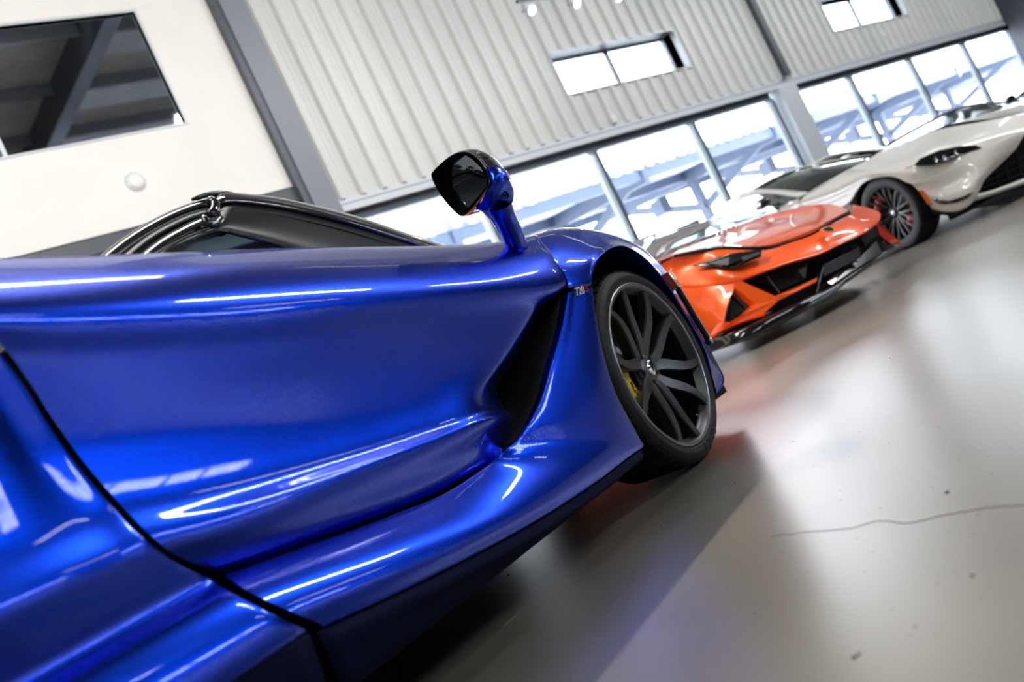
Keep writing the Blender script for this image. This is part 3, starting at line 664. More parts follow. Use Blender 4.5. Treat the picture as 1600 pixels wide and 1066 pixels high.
# lower rear skirt
q = [P(*a) for a in ((482, 990, 1.406), (330, 1062, 1.406), (150, 1150, 1.40))]
rk = [[p, Vector((p.x, p.y + .008, p.z - .055)), Vector((p.x + .01, p.y + .03, .155)), Vector((p.x + .02, p.y + .06, .115)), Vector((p.x + .02, p.y + .14, .10))] for p in q]
surf('rear_skirt', rk, 'navy_skirt', car, 5, 5, .004)
# second skirt seam block
MB().poly([Q(1.185, 1.462, .118), Q(1.205, 1.462, .118), Q(1.185, 1.45, .20), Q(1.165, 1.45, .20)], (0, .05, 0)).build('skirt_joint', 'matte_black', car)
# dark body structure behind the seams
mb = MB(); prof = [(1.53, .14), (1.52, .42), (1.50, .65), (1.50, .80), (1.66, .93)]
mb.v = [Q(x, y + dy, min(z, zt)) for x, zt, dy in ((.62, .97, .0), (1.2, .95, .0), (2.05, .82, .02)) for y, z in prof]
mb.f = [(i * 5 + j, i * 5 + j + 1, (i + 1) * 5 + j + 1, (i + 1) * 5 + j) for i in range(2) for j in range(4)]
mb.build('inner_structure', 'matte_black', car)
mb = MB(); mb.box(Q(2.0, 1.80, .12), Q(2.5, 1.84, .70)); mb.build('scoop_duct', 'matte_black', car)
# hood, engine cover and floor close the body
def mirrored(p): return Vector((p.x, -p.y, p.z))
hood = []
for x, ye, ze, zc in ((2.42, 1.62, .80, .86), (2.65, 1.66, .765, .82), (2.9, 1.65, .735, .78), (3.15, 1.66, .67, .72), (3.4, 1.70, .57, .64), (3.62, 1.82, .46, .53), (3.78, 1.98, .34, .40), (3.83, 2.05, .26, .30)):
    e = Q(x, ye, ze); c = Q(x, BY, zc); q = Q(x, (ye + BY) / 2, (ze + zc) / 2 + .012)
    hood.append([e, q, c, mirrored(q), mirrored(e)])
surf('bonnet', hood, 'blue', car, 5, 5)
nose = [[AT[k][0] + Vector((0, .06, 0)) for k in (10, 11, 12, 13)]]
fr = [[Q(3.30, 1.50, .60), Q(3.35, 1.50, .45), Q(3.38, 1.51, .32), Q(3.34, 1.50, .18)],
      [Q(3.55, 1.62, .50), Q(3.60, 1.60, .42), Q(3.62, 1.60, .30), Q(3.60, 1.58, .15)],
      [Q(3.74, 1.90, .38), Q(3.80, 1.90, .32), Q(3.80, 1.90, .24), Q(3.80, 1.90, .12)],
      [Q(3.84, BY, .34), Q(3.88, BY, .30), Q(3.88, BY, .22), Q(3.92, BY, .11)]]
fr += [[mirrored(p) for p in c] for c in fr[2::-1]]
surf('front_bumper', fr, 'blue', car, 5, 5)
deck = []
for x, ye, ze, zc in ((1.0, 1.72, 1.0, 1.06), (.6, 1.72, .99, 1.03), (.2, 1.70, .975, 1.0), (-.3, 1.72, .93, .96), (-.7, 1.80, .88, .90), (-.98, 1.95, .80, .82)):
    e = Q(x, ye, ze); c = Q(x, BY, zc); q = Q(x, (ye + BY) / 2, (ze + zc) / 2 + .01); deck.append([e, q, c, mirrored(q), mirrored(e)])
surf('engine_cover', deck, 'gloss_black', car, 5, 5)
MB().box(Q(-.95, 1.56, .10), Q(3.55, 2 * BY - 1.56, .14)).build('underbody', 'matte_black', car)
MB().box(Q(-1.0, 1.75, .2), Q(-.94, 2 * BY - 1.75, .8)).build('rear_panel', 'satin_black', car)
MB().box(Q(-.6, 1.66, .14), Q(.75, 2 * BY - 1.66, .80)).build('engine_bay', 'matte_black', car)
MB().box(Q(3.30, 1.66, .14), Q(3.50, 2 * BY - 1.66, .42)).build('front_crash_box', 'matte_black', car)
# the far side of the body
for o in [o for o in car.children if o.name.split('.')[0] in ('door', 'front_wing', 'front_fender', 'side_skirt', 'rear_quarter', 'rear_haunch', 'rear_skirt', 'arch_liner', 'inner_structure')]:
    mirror_copy(o, car)
# wheels
sports_wheel(car, Q(2.885, 1.425, .337))
w2 = sports_wheel(car, Q(2.885, 2 * BY - 1.425, .337), mirror=-1, detail=False)
sports_wheel(car, Q(.205, 1.42, .345), R=.345, W=.30, Rr=.285, detail=False)
sports_wheel(car, Q(.205, 2 * BY - 1.42, .345), R=.345, W=.30, Rr=.285, mirror=-1, detail=False)
# amber marker and lamp strip on the nose side
mk = [[P(1036, 429, 1.409), P(1044, 429, 1.428)], [P(1044, 440, 1.412), P(1051, 441, 1.432)], [P(1052, 452, 1.417), P(1059, 452, 1.440)]]
mb = MB()
for dy in (-.022, .01):
    mb.v += [p + Vector((-.004 if dy < 0 else 0, dy, 0)) for r_ in mk for p in r_]
mb.f = [(0, 1, 3, 2), (2, 3, 5, 4), (6, 8, 9, 7), (8, 10, 11, 9), (0, 6, 7, 1), (4, 5, 11, 10), (0, 2, 8, 6), (2, 4, 10, 8), (1, 7, 9, 3), (3, 9, 11, 5)]
mb.build('side_marker', 'amber', car)
pth = spline([P(1054, 455, 1.425), P(1068, 478, 1.438), P(1084, 505, 1.452), P(1097, 526, 1.462), P(1104, 540, 1.468)], 5)
st_ = MB().tube([p + Vector((0, -.014, 0)) for p in pth], [.010] * (len(pth) - 3) + [.012, .013, .009], 10).build('light_strip', 'lens', car, True)
MB().tube([p + Vector((-.004, -.026, .004)) for p in pth[:-1]], .0028, 8).build('chrome_edge', 'chrome', st_, True)
MB().tube([pth[-4] + Vector((0, -.020, 0)), pth[-1] + Vector((0, -.022, 0))], [.010, .008], 10).build('lamp_tip', 'reflector', st_, True)
# 720S badge
tm = text_mesh('720', .0265, .0012, .25, space=1.02); tr_ = text_mesh('S', .0265, .0012, .25)
p0 = P(895.5, 462, 1.389); p1 = P(919, 455, 1.385); ux = (p1 - p0).normalized(); uz = Vector((0, 0, 1)) - ux * ux.z; uz.normalize()
W_ = (p1 - p0).length; s_ = W_ / .068
for me, off, mm in ((tm, .40, 'letter_white'), (tr_, .87, 'letter_red')):
    for v in me.vertices:
        v.co = p0 + ux * (off * W_ + v.co.x * s_) + uz * (v.co.y * s_ - .004) + Vector((0, -.004 - v.co.z, 0))
    me.materials.append(M[mm])
    o = link(bpy.data.objects.new('badge', me), car); o['label'] = 'silver digits 720' if mm == 'letter_white' else 'red letter S'
# ---- cabin
def strip_panel(name, a, b, ya, yb, m, thick=.03, k=6, bulge=.01):
    rows = []
    A = [P(x, y, ya) for x, y in a]; B = [P(x, y, yb) for x, y in b]
    mid = [(p + q) / 2 + Vector((0, -bulge, 0)) for p, q in zip(A, B)]
    q1 = [(p * .8 + q * .2) + Vector((0, -bulge * .8, 0)) for p, q in zip(A, B)]; q2 = [(p * .2 + q * .8) + Vector((0, -bulge * .8, 0)) for p, q in zip(A, B)]
    back = Vector((0, thick, 0))
    return surf(name, [[p + back for p in A], A, q1, mid, q2, B, [p + back for p in B], [p + back for p in A]], m, car, k, 3)
up_ = [(332, 304), (345, 300), (375, 303), (430, 309), (500, 324), (570, 343), (640, 367), (712, 389)]
lo_ = [(338, 322), (352, 318), (382, 318), (435, 325), (505, 340), (570, 358), (635, 378), (700, 400)]
strip_panel('windscreen_pillar', up_, lo_, 1.80, 1.755, 'gloss_black', .05, 6, .012)
lo2 = [(335, 362), (352, 358), (378, 364), (420, 374), (480, 392), (560, 412), (625, 420), (690, 420)]
strip_panel('door_frame', [(330, 330)] + lo_[1:], lo2, 1.765, 1.70, 'satin_black', .012, 6, .008)
# seal line between pillar and frame
MB().tube(spline([P(x, y + 12, 1.742) for x, y in lo_], 5), .004, 8).build('rubber_seal', 'rubber', car, True)
# rear bands of the roof frame, three nested rails
rails = [([(150, 404), (200, 366), (250, 337), (295, 318), (340, 306)], [(178, 404), (224, 368), (270, 342), (308, 328), (338, 322)], 1.80, 1.775, 'gloss_black'),
         ([(184, 404), (228, 369), (272, 345), (308, 331), (334, 328)], [(202, 404), (242, 374), (282, 352), (314, 340), (338, 336)], 1.77, 1.75, 'satin_black'),
         ([(205, 404), (248, 372), (288, 350), (318, 338), (345, 338)], [(232, 404), (268, 380), (304, 364), (330, 356), (352, 360)], 1.745, 1.715, 'gloss_black'),
         ([(236, 404), (270, 382), (306, 366), (332, 358), (350, 362)], [(262, 404), (288, 386), (314, 373), (338, 366), (352, 366)], 1.71, 1.70, 'satin_black')]
for a, b, ya, yb, m_ in rails: strip_panel('roof_rail', a, b, ya, yb, m_, .015, 6, .012)
for pts, y in (([(180, 402), (226, 369), (272, 344), (308, 330), (336, 325)], 1.765), ([(234, 402), (270, 381), (305, 365), (331, 357), (350, 361)], 1.70)):
    MB().tube(spline([P(*a, y) for a in pts], 6), .0022, 8).build('edge_trim', 'frame', car, True)
# folded hinge cover at the top of the frame
hg = MB(); hg.tube(spline([P(326, 312, 1.76), P(336, 318, 1.745), P(334, 330, 1.735), P(326, 337, 1.735)], 5), [.006] + [.012] * 14 + [.008], 12).build('hinge_cover', 'gloss_black', car, True)
MB().tube(spline([P(318, 340, 1.70), P(326, 350, 1.69), P(338, 350, 1.69), P(346, 342, 1.70)], 5), .008, 12).build('hinge_arm', 'gloss_black', car, True)
MB().tube(spline([P(300, 312, 1.79), P(322, 305, 1.785), P(345, 302, 1.785), P(372, 306, 1.79)], 5), [.004, .005] + [.007] * 12 + [.006, .004], 12).build('roof_corner', 'gloss_black', car, True)
# side glass, far door glass, windscreen, roof
pane = [P(*a, 1.73) for a in ((232, 412), (262, 390), (300, 372), (340, 358), (352, 358), (400, 370), (470, 392), (560, 416))]
MB().poly(pane, (0, .004, 0)).build('side_window', 'carglass', car)
MB().tube([P(232, 412, 1.76), P(268, 388, 1.76), P(310, 368, 1.76)], .009, 8).build('window_divider', 'satin_black', car)
ws = []
for t in range(5):
    u = t / 4; a = P(345, 302, 1.82) * (1 - u) + P(700, 388, 1.86) * u; a.x += .03
    c = Vector((a.x + .14, 0, a.z + .03)); q = Vector((a.x + .09, a.y * .5, a.z + .022)); ws.append([a, q, c, mirrored(q), mirrored(a)])
surf('windscreen', ws, 'carglass', car, 4, 4, .004)
rf = []
for x, z, ye in ((1.80, 1.205, 1.86), (1.6, 1.175, 1.86), (1.4, 1.11, 1.88), (1.2, 1.04, 1.90), (.9, .97, 1.90)):
    e = Q(x, ye, z); c = Q(x + .08, BY, z + .02); q = Q(x + .05, (ye + BY) / 2, z + .016); rf.append([e, q, c, mirrored(q), mirrored(e)])
surf('roof', rf, 'gloss_black', car, 4, 4, .01)
for o in [o for o in car.children if o.name.split('.')[0] in ('windscreen_pillar', 'side_window', 'roof_rail')]: mirror_copy(o, car)
# inside
seat = MB()
for s_ in (1, -1):
    yc = .36 * s_
    sb = MB(); pr = spline([(0, 0, .30), (-.06, 0, .55), (-.16, 0, .80), (-.20, 0, .92)], 4)
    sb.v = []
    for p in pr:
        wv = .24 if p.z < .8 else .24 - (p.z - .8) * 1.0
        for dx, dy in ((.05, -wv), (.0, -wv * .7), (0, wv * .7), (.05, wv), (-.07, wv), (-.07, -wv)): sb.v.append(Q(1.35, BY, 0) + Vector((p.x + dx, yc + dy, p.z)))
    n = len(pr); sb.f = [(i * 6 + j, i * 6 + (j + 1) % 6, (i + 1) * 6 + (j + 1) % 6, (i + 1) * 6 + j) for i in range(n - 1) for j in range(6)] + [tuple(range(6)), tuple((n - 1) * 6 + j for j in range(6))]
    so = sb.build('seat_back', 'seat', car, True); MB().box(Q(1.35, BY + yc - .24, .2), Q(1.85, BY + yc + .24, .33)).build('seat_cushion', 'seat', so, bevel=.03)
MB().box(Q(2.1, 1.85, .55), Q(2.45, 2 * BY - 1.85, .80)).build('dashboard', 'satin_black', car, bevel=.05)
MB().lathe([(.165, -.012), (.18, 0), (.165, .012), (.15, 0)], 40, 'x', Q(2.0, BY + .36, .72), True).build('steering_wheel', 'satin_black', car, True)
# ---- door mirror
def PX(px, py, x): return FB.x(px, py, x - BX)
rim = [(674, 276), (677, 267), (689, 255), (704, 243), (718, 237), (731, 237), (745, 245), (757, 260), (765, 277), (765, 290), (754, 308), (738, 328), (725, 338), (716, 336), (700, 320), (684, 298)]
def ring(pts, x): return [PX(a, b, x(i) if callable(x) else x) for i, (a, b) in enumerate(pts)]
def loft(name, rings, m, parent, k=3, cap=False):
    rg = []
    for r_ in rings:
        n = len(r_); pp = [r_[(i) % n] for i in range(n)]
        out = []
        for i in range(n):
            for j in range(k): out.append(cr(pp[i - 1], pp[i], pp[(i + 1) % n], pp[(i + 2) % n], j / k))
        rg.append(out)
    cols = [spline(c, k) for c in zip(*rg)]; nu, nv = len(cols), len(cols[0]); vs = [p for c in cols for p in c]
    fs = [(i * nv + j, i * nv + j + 1, ((i + 1) % nu) * nv + j + 1, ((i + 1) % nu) * nv + j) for i in range(nu) for j in range(nv - 1)]
    if cap: fs.append(tuple(i * nv + nv - 1 for i in range(nu)))
    return mesh_obj(name, vs, fs, m, parent)
def blend(pts, cx, cy, s, dx=0, dy=0): return [(cx + (a - cx) * s + dx, cy + (b - cy) * s + dy) for a, b in pts]
mir = loft('door_mirror', [ring(blend(rim, 720, 288, .955), 2.262), ring(blend(rim, 720, 288, .985), 2.252), ring(rim, 2.26), ring(blend(rim, 725, 286, 1.03, 4, -1), 2.29),
                           ring(blend(rim, 735, 285, 1.00, 17, -3), 2.34), ring(blend(rim, 745, 285, .86, 30, -2), 2.40), ring(blend(rim, 750, 288, .55, 38, 0), 2.44), ring(blend(rim, 755, 288, .12, 40, 2), 2.452)], 'gloss_black', car)
loft('mirror_recess', [ring(blend(rim, 720, 288, .96), 2.262), ring(blend(rim, 722, 287, .93), 2.275), ring(blend(rim, 727, 286, .88), 2.30), ring(blend(rim, 730, 286, .5), 2.302)], 'matte_black', mir, cap=True)
gl = [(709, 246), (724, 241), (738, 249), (752, 263), (761, 280), (760, 291), (748, 306), (732, 325), (721, 331), (714, 318), (708, 296), (706, 270)]
MB().poly(ring(gl, 2.292), (.003, 0, 0)).build('mirror_glass', 'mirror', mir)
# blue lower cover around the camera eye, and the stalk
cov = [[(762, 262), (775, 262), (788, 268), (797, 282)], [(765, 285), (778, 280), (792, 283), (800, 296)], [(757, 308), (772, 305), (788, 305), (800, 310)], [(744, 326), (762, 326), (782, 324), (797, 318)]]
xs_ = [[2.285, 2.30, 2.33, 2.37], [2.27, 2.275, 2.31, 2.36], [2.265, 2.27, 2.31, 2.36], [2.275, 2.28, 2.32, 2.37]]
surf('mirror_cover', [[PX(*p, x - .004) for p, x in zip(r_, q_)] for r_, q_ in zip(cov, xs_)], 'blue', mir, 5, 5, .012)
eye_c = PX(788, 306, 2.295); ey = link(bpy.data.objects.new('camera_eye', None), mir)
bpy.data.objects.remove(ey)
dirv = (Vector((-.75, -.62, -.1))).normalized(); rot = dirv.to_track_quat('Z', 'Y').to_matrix().to_4x4()
for nm, prof, mm in (('camera_ring', [(.009, 0), (.0095, .004), (.0125, .005), (.0145, .003), (.015, -.008)], 'blue'), ('camera_lens', [(0, .002), (.006, .0035), (.009, .001), (.0095, -.003)], 'darkglass')):
    o = MB().lathe(prof, 28, 'z').build(nm, mm, mir, True)
    for v in o.data.vertices: v.co = eye_c + rot @ v.co
stalk = [[(744, 326), (765, 330), (786, 327), (800, 316)], [(757, 335), (773, 342), (791, 338), (804, 330)], [(772, 352), (783, 357), (799, 353), (812, 348)], [(784, 374), (792, 378), (807, 375), (820, 370)], [(792, 392), (800, 396), (813, 394), (826, 388)]]
rg = []
for k_, r_ in enumerate(stalk):
    xb = 2.29 + .12 * (k_ / 4) ; a, b, c, d = [PX(*p, xb + dx) for p, dx in zip(r_, (.01, -.008, .0, .035))]
    mid = (a + d) / 2 + Vector((.045, .02, 0)); rg.append([a, b, c, d, (c + d) / 2 * .4 + mid * .6 + Vector((.012, 0, 0)), mid, (a + mid) / 2 + Vector((.004, .01, 0))])
loft('mirror_stalk', rg, 'blue', mir, 3, True)

# ================================================================== PARKED CARS
def body_shell(parent, secs, paint, wheels, yc=0., name='body', arch=.40):
    """secs: (x, half width, belt z, bottom z, crown z); wheels: x of the axles; a closed painted lower body"""
    xs = sorted(set([s[0] for s in secs] + [wx + d for wx in wheels for d in (-.41, -.36, -.28, -.15, 0, .15, .28, .36, .41)]), reverse=True)
    def at(x):
        S = sorted(secs, key=lambda s: -s[0])
        if x >= S[0][0]: return S[0]
        for a, b in zip(S, S[1:]):
            if a[0] >= x >= b[0]:
                t = (a[0] - x) / (a[0] - b[0]); t = t * t * (3 - 2 * t); return tuple(p + (q - p) * t for p, q in zip(a, b))
        return S[-1]
    xs = [x for x in xs if secs[-1][0] <= x <= secs[0][0]]
    cols = []
    for x in xs:
        _, w_, zb, zl, zc = at(x); lim = zl
        for wx in wheels:
            if abs(x - wx) < arch: lim = max(lim, .34 + (arch ** 2 - (x - wx) ** 2) ** .5)
        pts = [(w_ - .06, zl), (w_ - .01, zl + .12), (w_ - .02, .5), (w_ + .01, .62), (w_ - .02, zb - .08), (w_ - .12, zb), (w_ * .5, zc - .01), (0, zc)]
        c = [Vector((x, yc - y, max(z, min(lim, zb - .03)))) for y, z in pts]
        cols.append(c + [Vector((p.x, 2 * yc - p.y, p.z)) for p in reversed(c[:-1])])
    mb = MB(); n = len(cols[0])
    cols = [spline(c, 3) for c in cols]; n = len(cols[0])
    mb.v = [p for c in cols for p in c]
    mb.f = [(i * n + j, i * n + j + 1, (i + 1) * n + j + 1, (i + 1) * n + j) for i in range(len(cols) - 1) for j in range(n - 1)]
    mb.f += [tuple(range(n)), tuple((len(cols) - 1) * n + j for j in range(n))]
    o = mb.build(name, paint, parent, True)
    md = o.modifiers.new('e', 'EDGE_SPLIT'); md.split_angle = radians(45)
    mb = MB()
    mb.box((secs[-1][0] + .05, yc - secs[1][1] + .25, .12), (secs[0][0] - .05, yc + secs[1][1] - .25, .45)).build('underbody', 'matte_black', parent)
    return o
def greenhouse(parent, pts, paint, yc=0., glass='darkglass'):
    """pts: (x, half width at base, z base, half width at top, z top)"""
    rows = []
    for x, wb, zb, wt, zt in pts:
        r_ = [Vector((x, -wb, zb)), Vector((x, -(wb * .45 + wt * .55), zb * .4 + zt * .6)), Vector((x, -wt, zt - .015)), Vector((x, -wt * .5, zt)), Vector((x, 0, zt + .008))]
        rows.append([Vector((p.x, p.y + yc, p.z)) for p in r_] + [Vector((p.x, yc - p.y, p.z)) for p in reversed(r_[:-1])])
    side = surf('side_glass', [r_[:3] for r_ in rows], glass, parent, 4, 4); surf('side_glass', [r_[-3:] for r_ in rows], glass, parent, 4, 4)
    ix = [i for i, p in enumerate(pts) if p[4] > max(q[4] for q in pts) - .09]
    a, b = ix[0], ix[-1]
    surf('windscreen', [r_[2:-2] for r_ in rows[:a + 1]], glass, parent, 4, 4)
    surf('roof', [r_[2:-2] for r_ in rows[a:b + 1]], paint, parent, 4, 4, .02)
    surf('rear_window', [r_[2:-2] for r_ in rows[b:]], glass, parent, 4, 4)
    for s in (2, -3): MB().tube(spline([r_[s] for r_ in rows], 4), .022, 8).build('window_pillar', paint, parent, True)
def poly_on(name, pts, fr, m, parent, depth=.02, mode='x', push=0.):
    f = fr.x if mode == 'x' else fr.y
    pp = [f(a, b, c) for a, b, c in pts]; cam_l = Vector(((CO - fr.O).dot(fr.f), (CO - fr.O).dot(fr.l), CO.z))
    pp = [p + (cam_l - p).normalized() * push for p in pp]
    off = Vector((-depth, 0, 0)) if mode == 'x' else Vector((0, depth, 0))
    return MB().poly(pp, off).build(name, m, parent)
# ------------------------------------------------------------------ orange car
FO = Frame((5.99, 3.91), -103)
oc = empty('sports_car', FO.O, FO.az, 'orange wedge-nosed supercar parked nose out behind the blue car front wheel', 'car')
def OX(l): return [FO.x(*a) for a in l]
ra = OX([(1010, 413, -.85), (1035, 401, -.92), (1060, 390, -.98), (1090, 378, -1.03), (1120, 367, -1.06), (1150, 354, -1.06), (1175, 345, -1.04), (1200, 335, -1.0)])
rb = OX([(1028, 409, -.62), (1058, 399, -.60), (1090, 390, -.60), (1125, 377, -.60), (1160, 365, -.62), (1200, 350, -.64), (1240, 336, -.66), (1262, 321.5, -.68)])
rc_ = OX([(1042, 403, -.45), (1075, 395, -.36), (1112, 387, -.28), (1150, 380, -.22), (1190, 369, -.2), (1232, 354, -.22), (1270, 339, -.28), (1300, 319.5, -.38)])
rd = OX([(1052, 399, -.33), (1092, 391, -.20), (1130, 386, -.10), (1194, 385, .05), (1233, 374, .08), (1267, 361, .11), (1290, 348, .10), (1325, 330, .0)])
surf('bonnet', [ra, rb, rc_, rd, [p + Vector((-.03, 0, -.02)) for p in rd]], 'orange', oc, 5, 5)
# raised ridges of the bonnet
for l in ([(1140, 384, -.24), (1180, 362, -.5), (1215, 343, -.75), (1238, 332, -.95)], [(1262, 362, .05), (1240, 352, -.2), (1235, 340, -.5), (1244, 327, -.9)]):
    MB().tube(spline([FO.x(*a) for a in l], 5), [.004] * 16, 8).build('bonnet_crease', 'orange', oc, True)
g0 = [p + Vector((.006, 0, -.004)) for p in rd]; g1 = OX([(1052, 404, -.33), (1092, 397, -.20), (1130, 392, -.10), (1196, 392, .05), (1236, 380, .08), (1270, 368, .11), (1294, 354, .10), (1329, 336, .0)])
surf('bonnet_gap', [[p + Vector((.006, 0, .004)) for p in g0], [p + Vector((.006, 0, .004)) for p in g1]], 'matte_black', oc, 5, 1, .006)
B0 = OX([(1052, 403, -.33), (1092, 395, -.20), (1130, 390, -.09), (1196, 391, .06), (1236, 379, .09), (1268, 368, .12), (1293, 354, .12), (1328, 336, .02), (1332, 320, -.22)])
B1 = OX([(1050, 416, -.38), (1088, 412, -.24), (1125, 411, -.06), (1182, 405, .07), (1235, 392, .14), (1277, 378, .18), (1305, 364, .18), (1342, 347, .10), (1356, 325, -.15)])
B2 = OX([(1046, 430, -.42), (1092, 430, -.21), (1130, 430, -.03), (1180, 420, .10), (1237, 402, .18), (1277, 391, .215), (1311, 376, .215), (1349, 358, .16), (1375, 333, -.05)])
B3 = OX([(1042, 446, -.44), (1100, 448, -.17), (1150, 441, .02), (1189, 427, .13), (1238, 410, .20), (1277, 399, .235), (1311, 383, .235), (1349, 366, .18), (1371, 350, .06)])
surf('front_bumper', [B0, B1, B2, B3, [p + Vector((-.10, 0, .0)) for p in B3]], 'orange', oc, 5, 5)
A0 = OX([(1036, 444, -.46), (1068, 447, -.32), (1100, 447, -.17), (1126, 445, -.07), (1152, 441, .02)])
A1 = OX([(1052, 462, -.42), (1075, 465, -.30), (1098, 467, -.19), (1120, 467, -.08), (1140, 466, .0)])
A2 = OX([(1068, 487, -.38), (1086, 490, -.28), (1104, 492, -.18), (1120, 491, -.09), (1134, 488, -.02)])
A3 = OX([(1082, 516, -.36), (1097, 515, -.28), (1110, 514, -.19), (1122, 510, -.10), (1132, 504, -.02)])
A4 = OX([(1088, 536, -.36), (1103, 529, -.28), (1115, 523, -.19), (1127, 517, -.10), (1140, 511, -.02)])
surf('fascia_corner', [A0, A1, A2, A3, A4, [p + Vector((-.10, 0, 0)) for p in A4]], 'orange', oc, 5, 5)
for c in ('front_bumper', 'fascia_corner'): pass
fs = OX([(1052, 403, -.33), (1050, 416, -.38), (1042, 446, -.46), (1052, 462, -.44), (1068, 487, -.40), (1088, 536, -.38)])
surf('side_panel', [fs, [Vector((p.x - .30, min(p.y - .03, -.90), p.z)) for p in fs], [Vector((p.x - .62, -.95, p.z + (.02 if i < 2 else 0))) for i, p in enumerate(fs)]], 'orange', oc, 4, 4)
# bumper arm around the corner intake, blade across the mouth
arm = [(1150, 442, .03), (1158, 439, .05), (1211, 463, .14), (1217, 468, .16), (1209, 478, .13), (1193, 491, .10), (1160, 503, .05), (1128, 517, -.05), (1118, 521, -.10), (1130, 503, -.03), (1142, 504, -.0), (1166, 489, .05), (1181, 475, .08), (1147, 449, .02)]
poly_on('intake_frame', arm, FO, 'orange', oc, .07)
poly_on('lower_lip', [(1211, 463, .15), (1244, 448, .20), (1277, 434, .235), (1276, 440, .235), (1244, 456, .20), (1214, 471, .15)], FO, 'orange', oc, .05)
poly_on('lower_lip', [(1103, 529, -.28), (1128, 517, -.08), (1160, 503, .04), (1194, 490, .11), (1196, 493, .11), (1160, 507, .04), (1128, 521, -.08), (1104, 533, -.28)], FO, 'orange', oc, .05)
# corner intake: dark recess with faceted block
poly_on('corner_intake', [(1146, 445, -.08), (1184, 474, -.04), (1168, 494, -.06), (1142, 508, -.10), (1126, 508, -.14), (1130, 480, -.12)], FO, 'matte_black', oc, .02)
poly_on('intake_block', [(1133, 503, -.07), (1140, 502, -.06), (1163, 484, -.0), (1143, 466, -.05)], FO, 'satin_black', oc, .04)
poly_on('intake_block', [(1150, 453, -.03), (1178, 474, .03), (1166, 483, .01), (1146, 463, -.03)], FO, 'satin_black', oc, .04)
# main mouth
mouth = [(1150, 440, -.10), (1189, 424, -.02), (1238, 406, .06), (1277, 395, .10), (1311, 379, .10), (1349, 361, .04), (1374, 346, -.08), (1384, 372, -.10), (1360, 398, -.04), (1300, 432, .08), (1276, 452, .10), (1240, 474, .05), (1192, 492, -.02), (1180, 476, -.04)]
poly_on('grille_recess', mouth, FO, 'matte_black', oc, .03)
poly_on('grille_mesh', [(1176, 440, -.02), (1240, 416, .08), (1262, 408, .10), (1258, 436, .10), (1222, 452, .05)], FO, 'satin_black', oc, .01)
gm = MB()
for i in range(9):
    for j in range(4):
        c = FO.x(1278 + i * 8.5, 424 - i * 4.6 + j * 6.5 - 10, .145 - .008 * i)
        gm.lathe([(.010, -.004), (.013, 0), (.010, .004)], 6, 'x', c)
gm.build('honeycomb', 'satin_black', oc)
poly_on('plate_holder', [(1286, 414, .17), (1342, 386, .12), (1346, 402, .12), (1288, 432, .17)], FO, 'satin_black', oc, .02)
for l in (((1199, 432, .06), (1218, 458, .09)), ((1286, 418, .19), (1276, 458, .20))):
    MB().tube([FO.x(*a) for a in l], .004, 6).build('mouth_strut', 'greysteel', oc)
poly_on('radiator_duct', [(1346, 372, .05), (1366, 356, .0), (1372, 366, .0), (1352, 384, .05)], FO, 'satin_black', oc, .03)
# black splitter with upturned end, red fin
sp_b = [(1096, 556, -.36), (1112, 551, -.20), (1140, 541, .0), (1178, 528, .12), (1220, 507, .20), (1262, 485, .26), (1300, 462, .26), (1323, 442, .24), (1352, 422, .18), (1380, 403, .08), (1407, 386, -.10)]
sp_t = [(1094, 540, -.36), (1108, 534, -.20), (1140, 521, .0), (1178, 506, .12), (1220, 486, .20), (1262, 466, .26), (1300, 447, .26), (1323, 433, .24), (1352, 414, .18), (1380, 396, .08), (1406, 383, -.10)]
b_ = OX(sp_b); t_ = OX(sp_t)
surf('splitter', [[p + Vector((-.25, 0, .01)) for p in b_], b_, [(p + q) / 2 + Vector((.012, 0, 0)) for p, q in zip(b_, t_)], t_, [p + Vector((-.25, 0, .01)) for p in t_]], 'gloss_black', oc, 4, 2)
poly_on('splitter_wing', [(1369, 377, -.05), (1406, 384, -.12), (1380, 399, .04), (1330, 428, .16), (1300, 444, .2), (1290, 440, .18), (1320, 418, .12)], FO, 'gloss_black', oc, .02)
MB().tube([FO.x(*a) for a in ((1407, 385, -.10), (1380, 402.5, .08), (1352, 421, .18), (1323, 441, .24))], .005, 6).build('splitter_edge', 'frame', oc)
poly_on('side_fin', [(1369, 348, -.05), (1378, 351, -.06), (1402, 374, -.14), (1408, 382, -.16), (1390, 380, -.10), (1374, 366, -.05)], FO, 'redpaint', oc, .03)
poly_on('side_fin', [(1389, 377, -.07), (1401, 373, -.10), (1404, 376, -.11), (1394, 382, -.09)], FO, 'orange', oc, .02)
# headlight
hl = [(1079, 415.5, -.215), (1115, 404.5, -.10), (1144, 396.5, .0), (1190.5, 391, .11), (1189, 401, .12), (1168, 409, .09), (1142, 418, .03), (1102, 416.5, -.12)]
hu = OX([(1080, 415, -.215), (1115, 404.5, -.10), (1144, 396.5, .0), (1170, 393, .07), (1190.5, 391, .11)]); hw = OX([(1081, 416, -.215), (1104, 416.5, -.12), (1142, 418, .03), (1168, 409, .09), (1189, 401, .12)])
tc_ = lambda p, k: p + (Vector(((CO - FO.O).dot(FO.f), (CO - FO.O).dot(FO.l), CO.z)) - p).normalized() * k
h = surf('headlight', [[tc_(p, .0) for p in hu], [tc_(p, .010) for p in hu], [tc_((p + q) / 2, .016) for p, q in zip(hu, hw)], [tc_(p, .010) for p in hw], [tc_(p, .0) for p in hw]], 'lens', oc, 4, 3)
poly_on('lamp_unit', [(1104, 412, -.10), (1140, 402, .03), (1160, 405, .06), (1138, 414, .03), (1112, 415, -.08)], FO, 'satin_black', h, .006, push=.024)
poly_on('running_light', [(1158, 402, .07), (1186, 394, .12), (1184, 399, .12), (1162, 408, .08)], FO, 'disc', h, .006, push=.024)
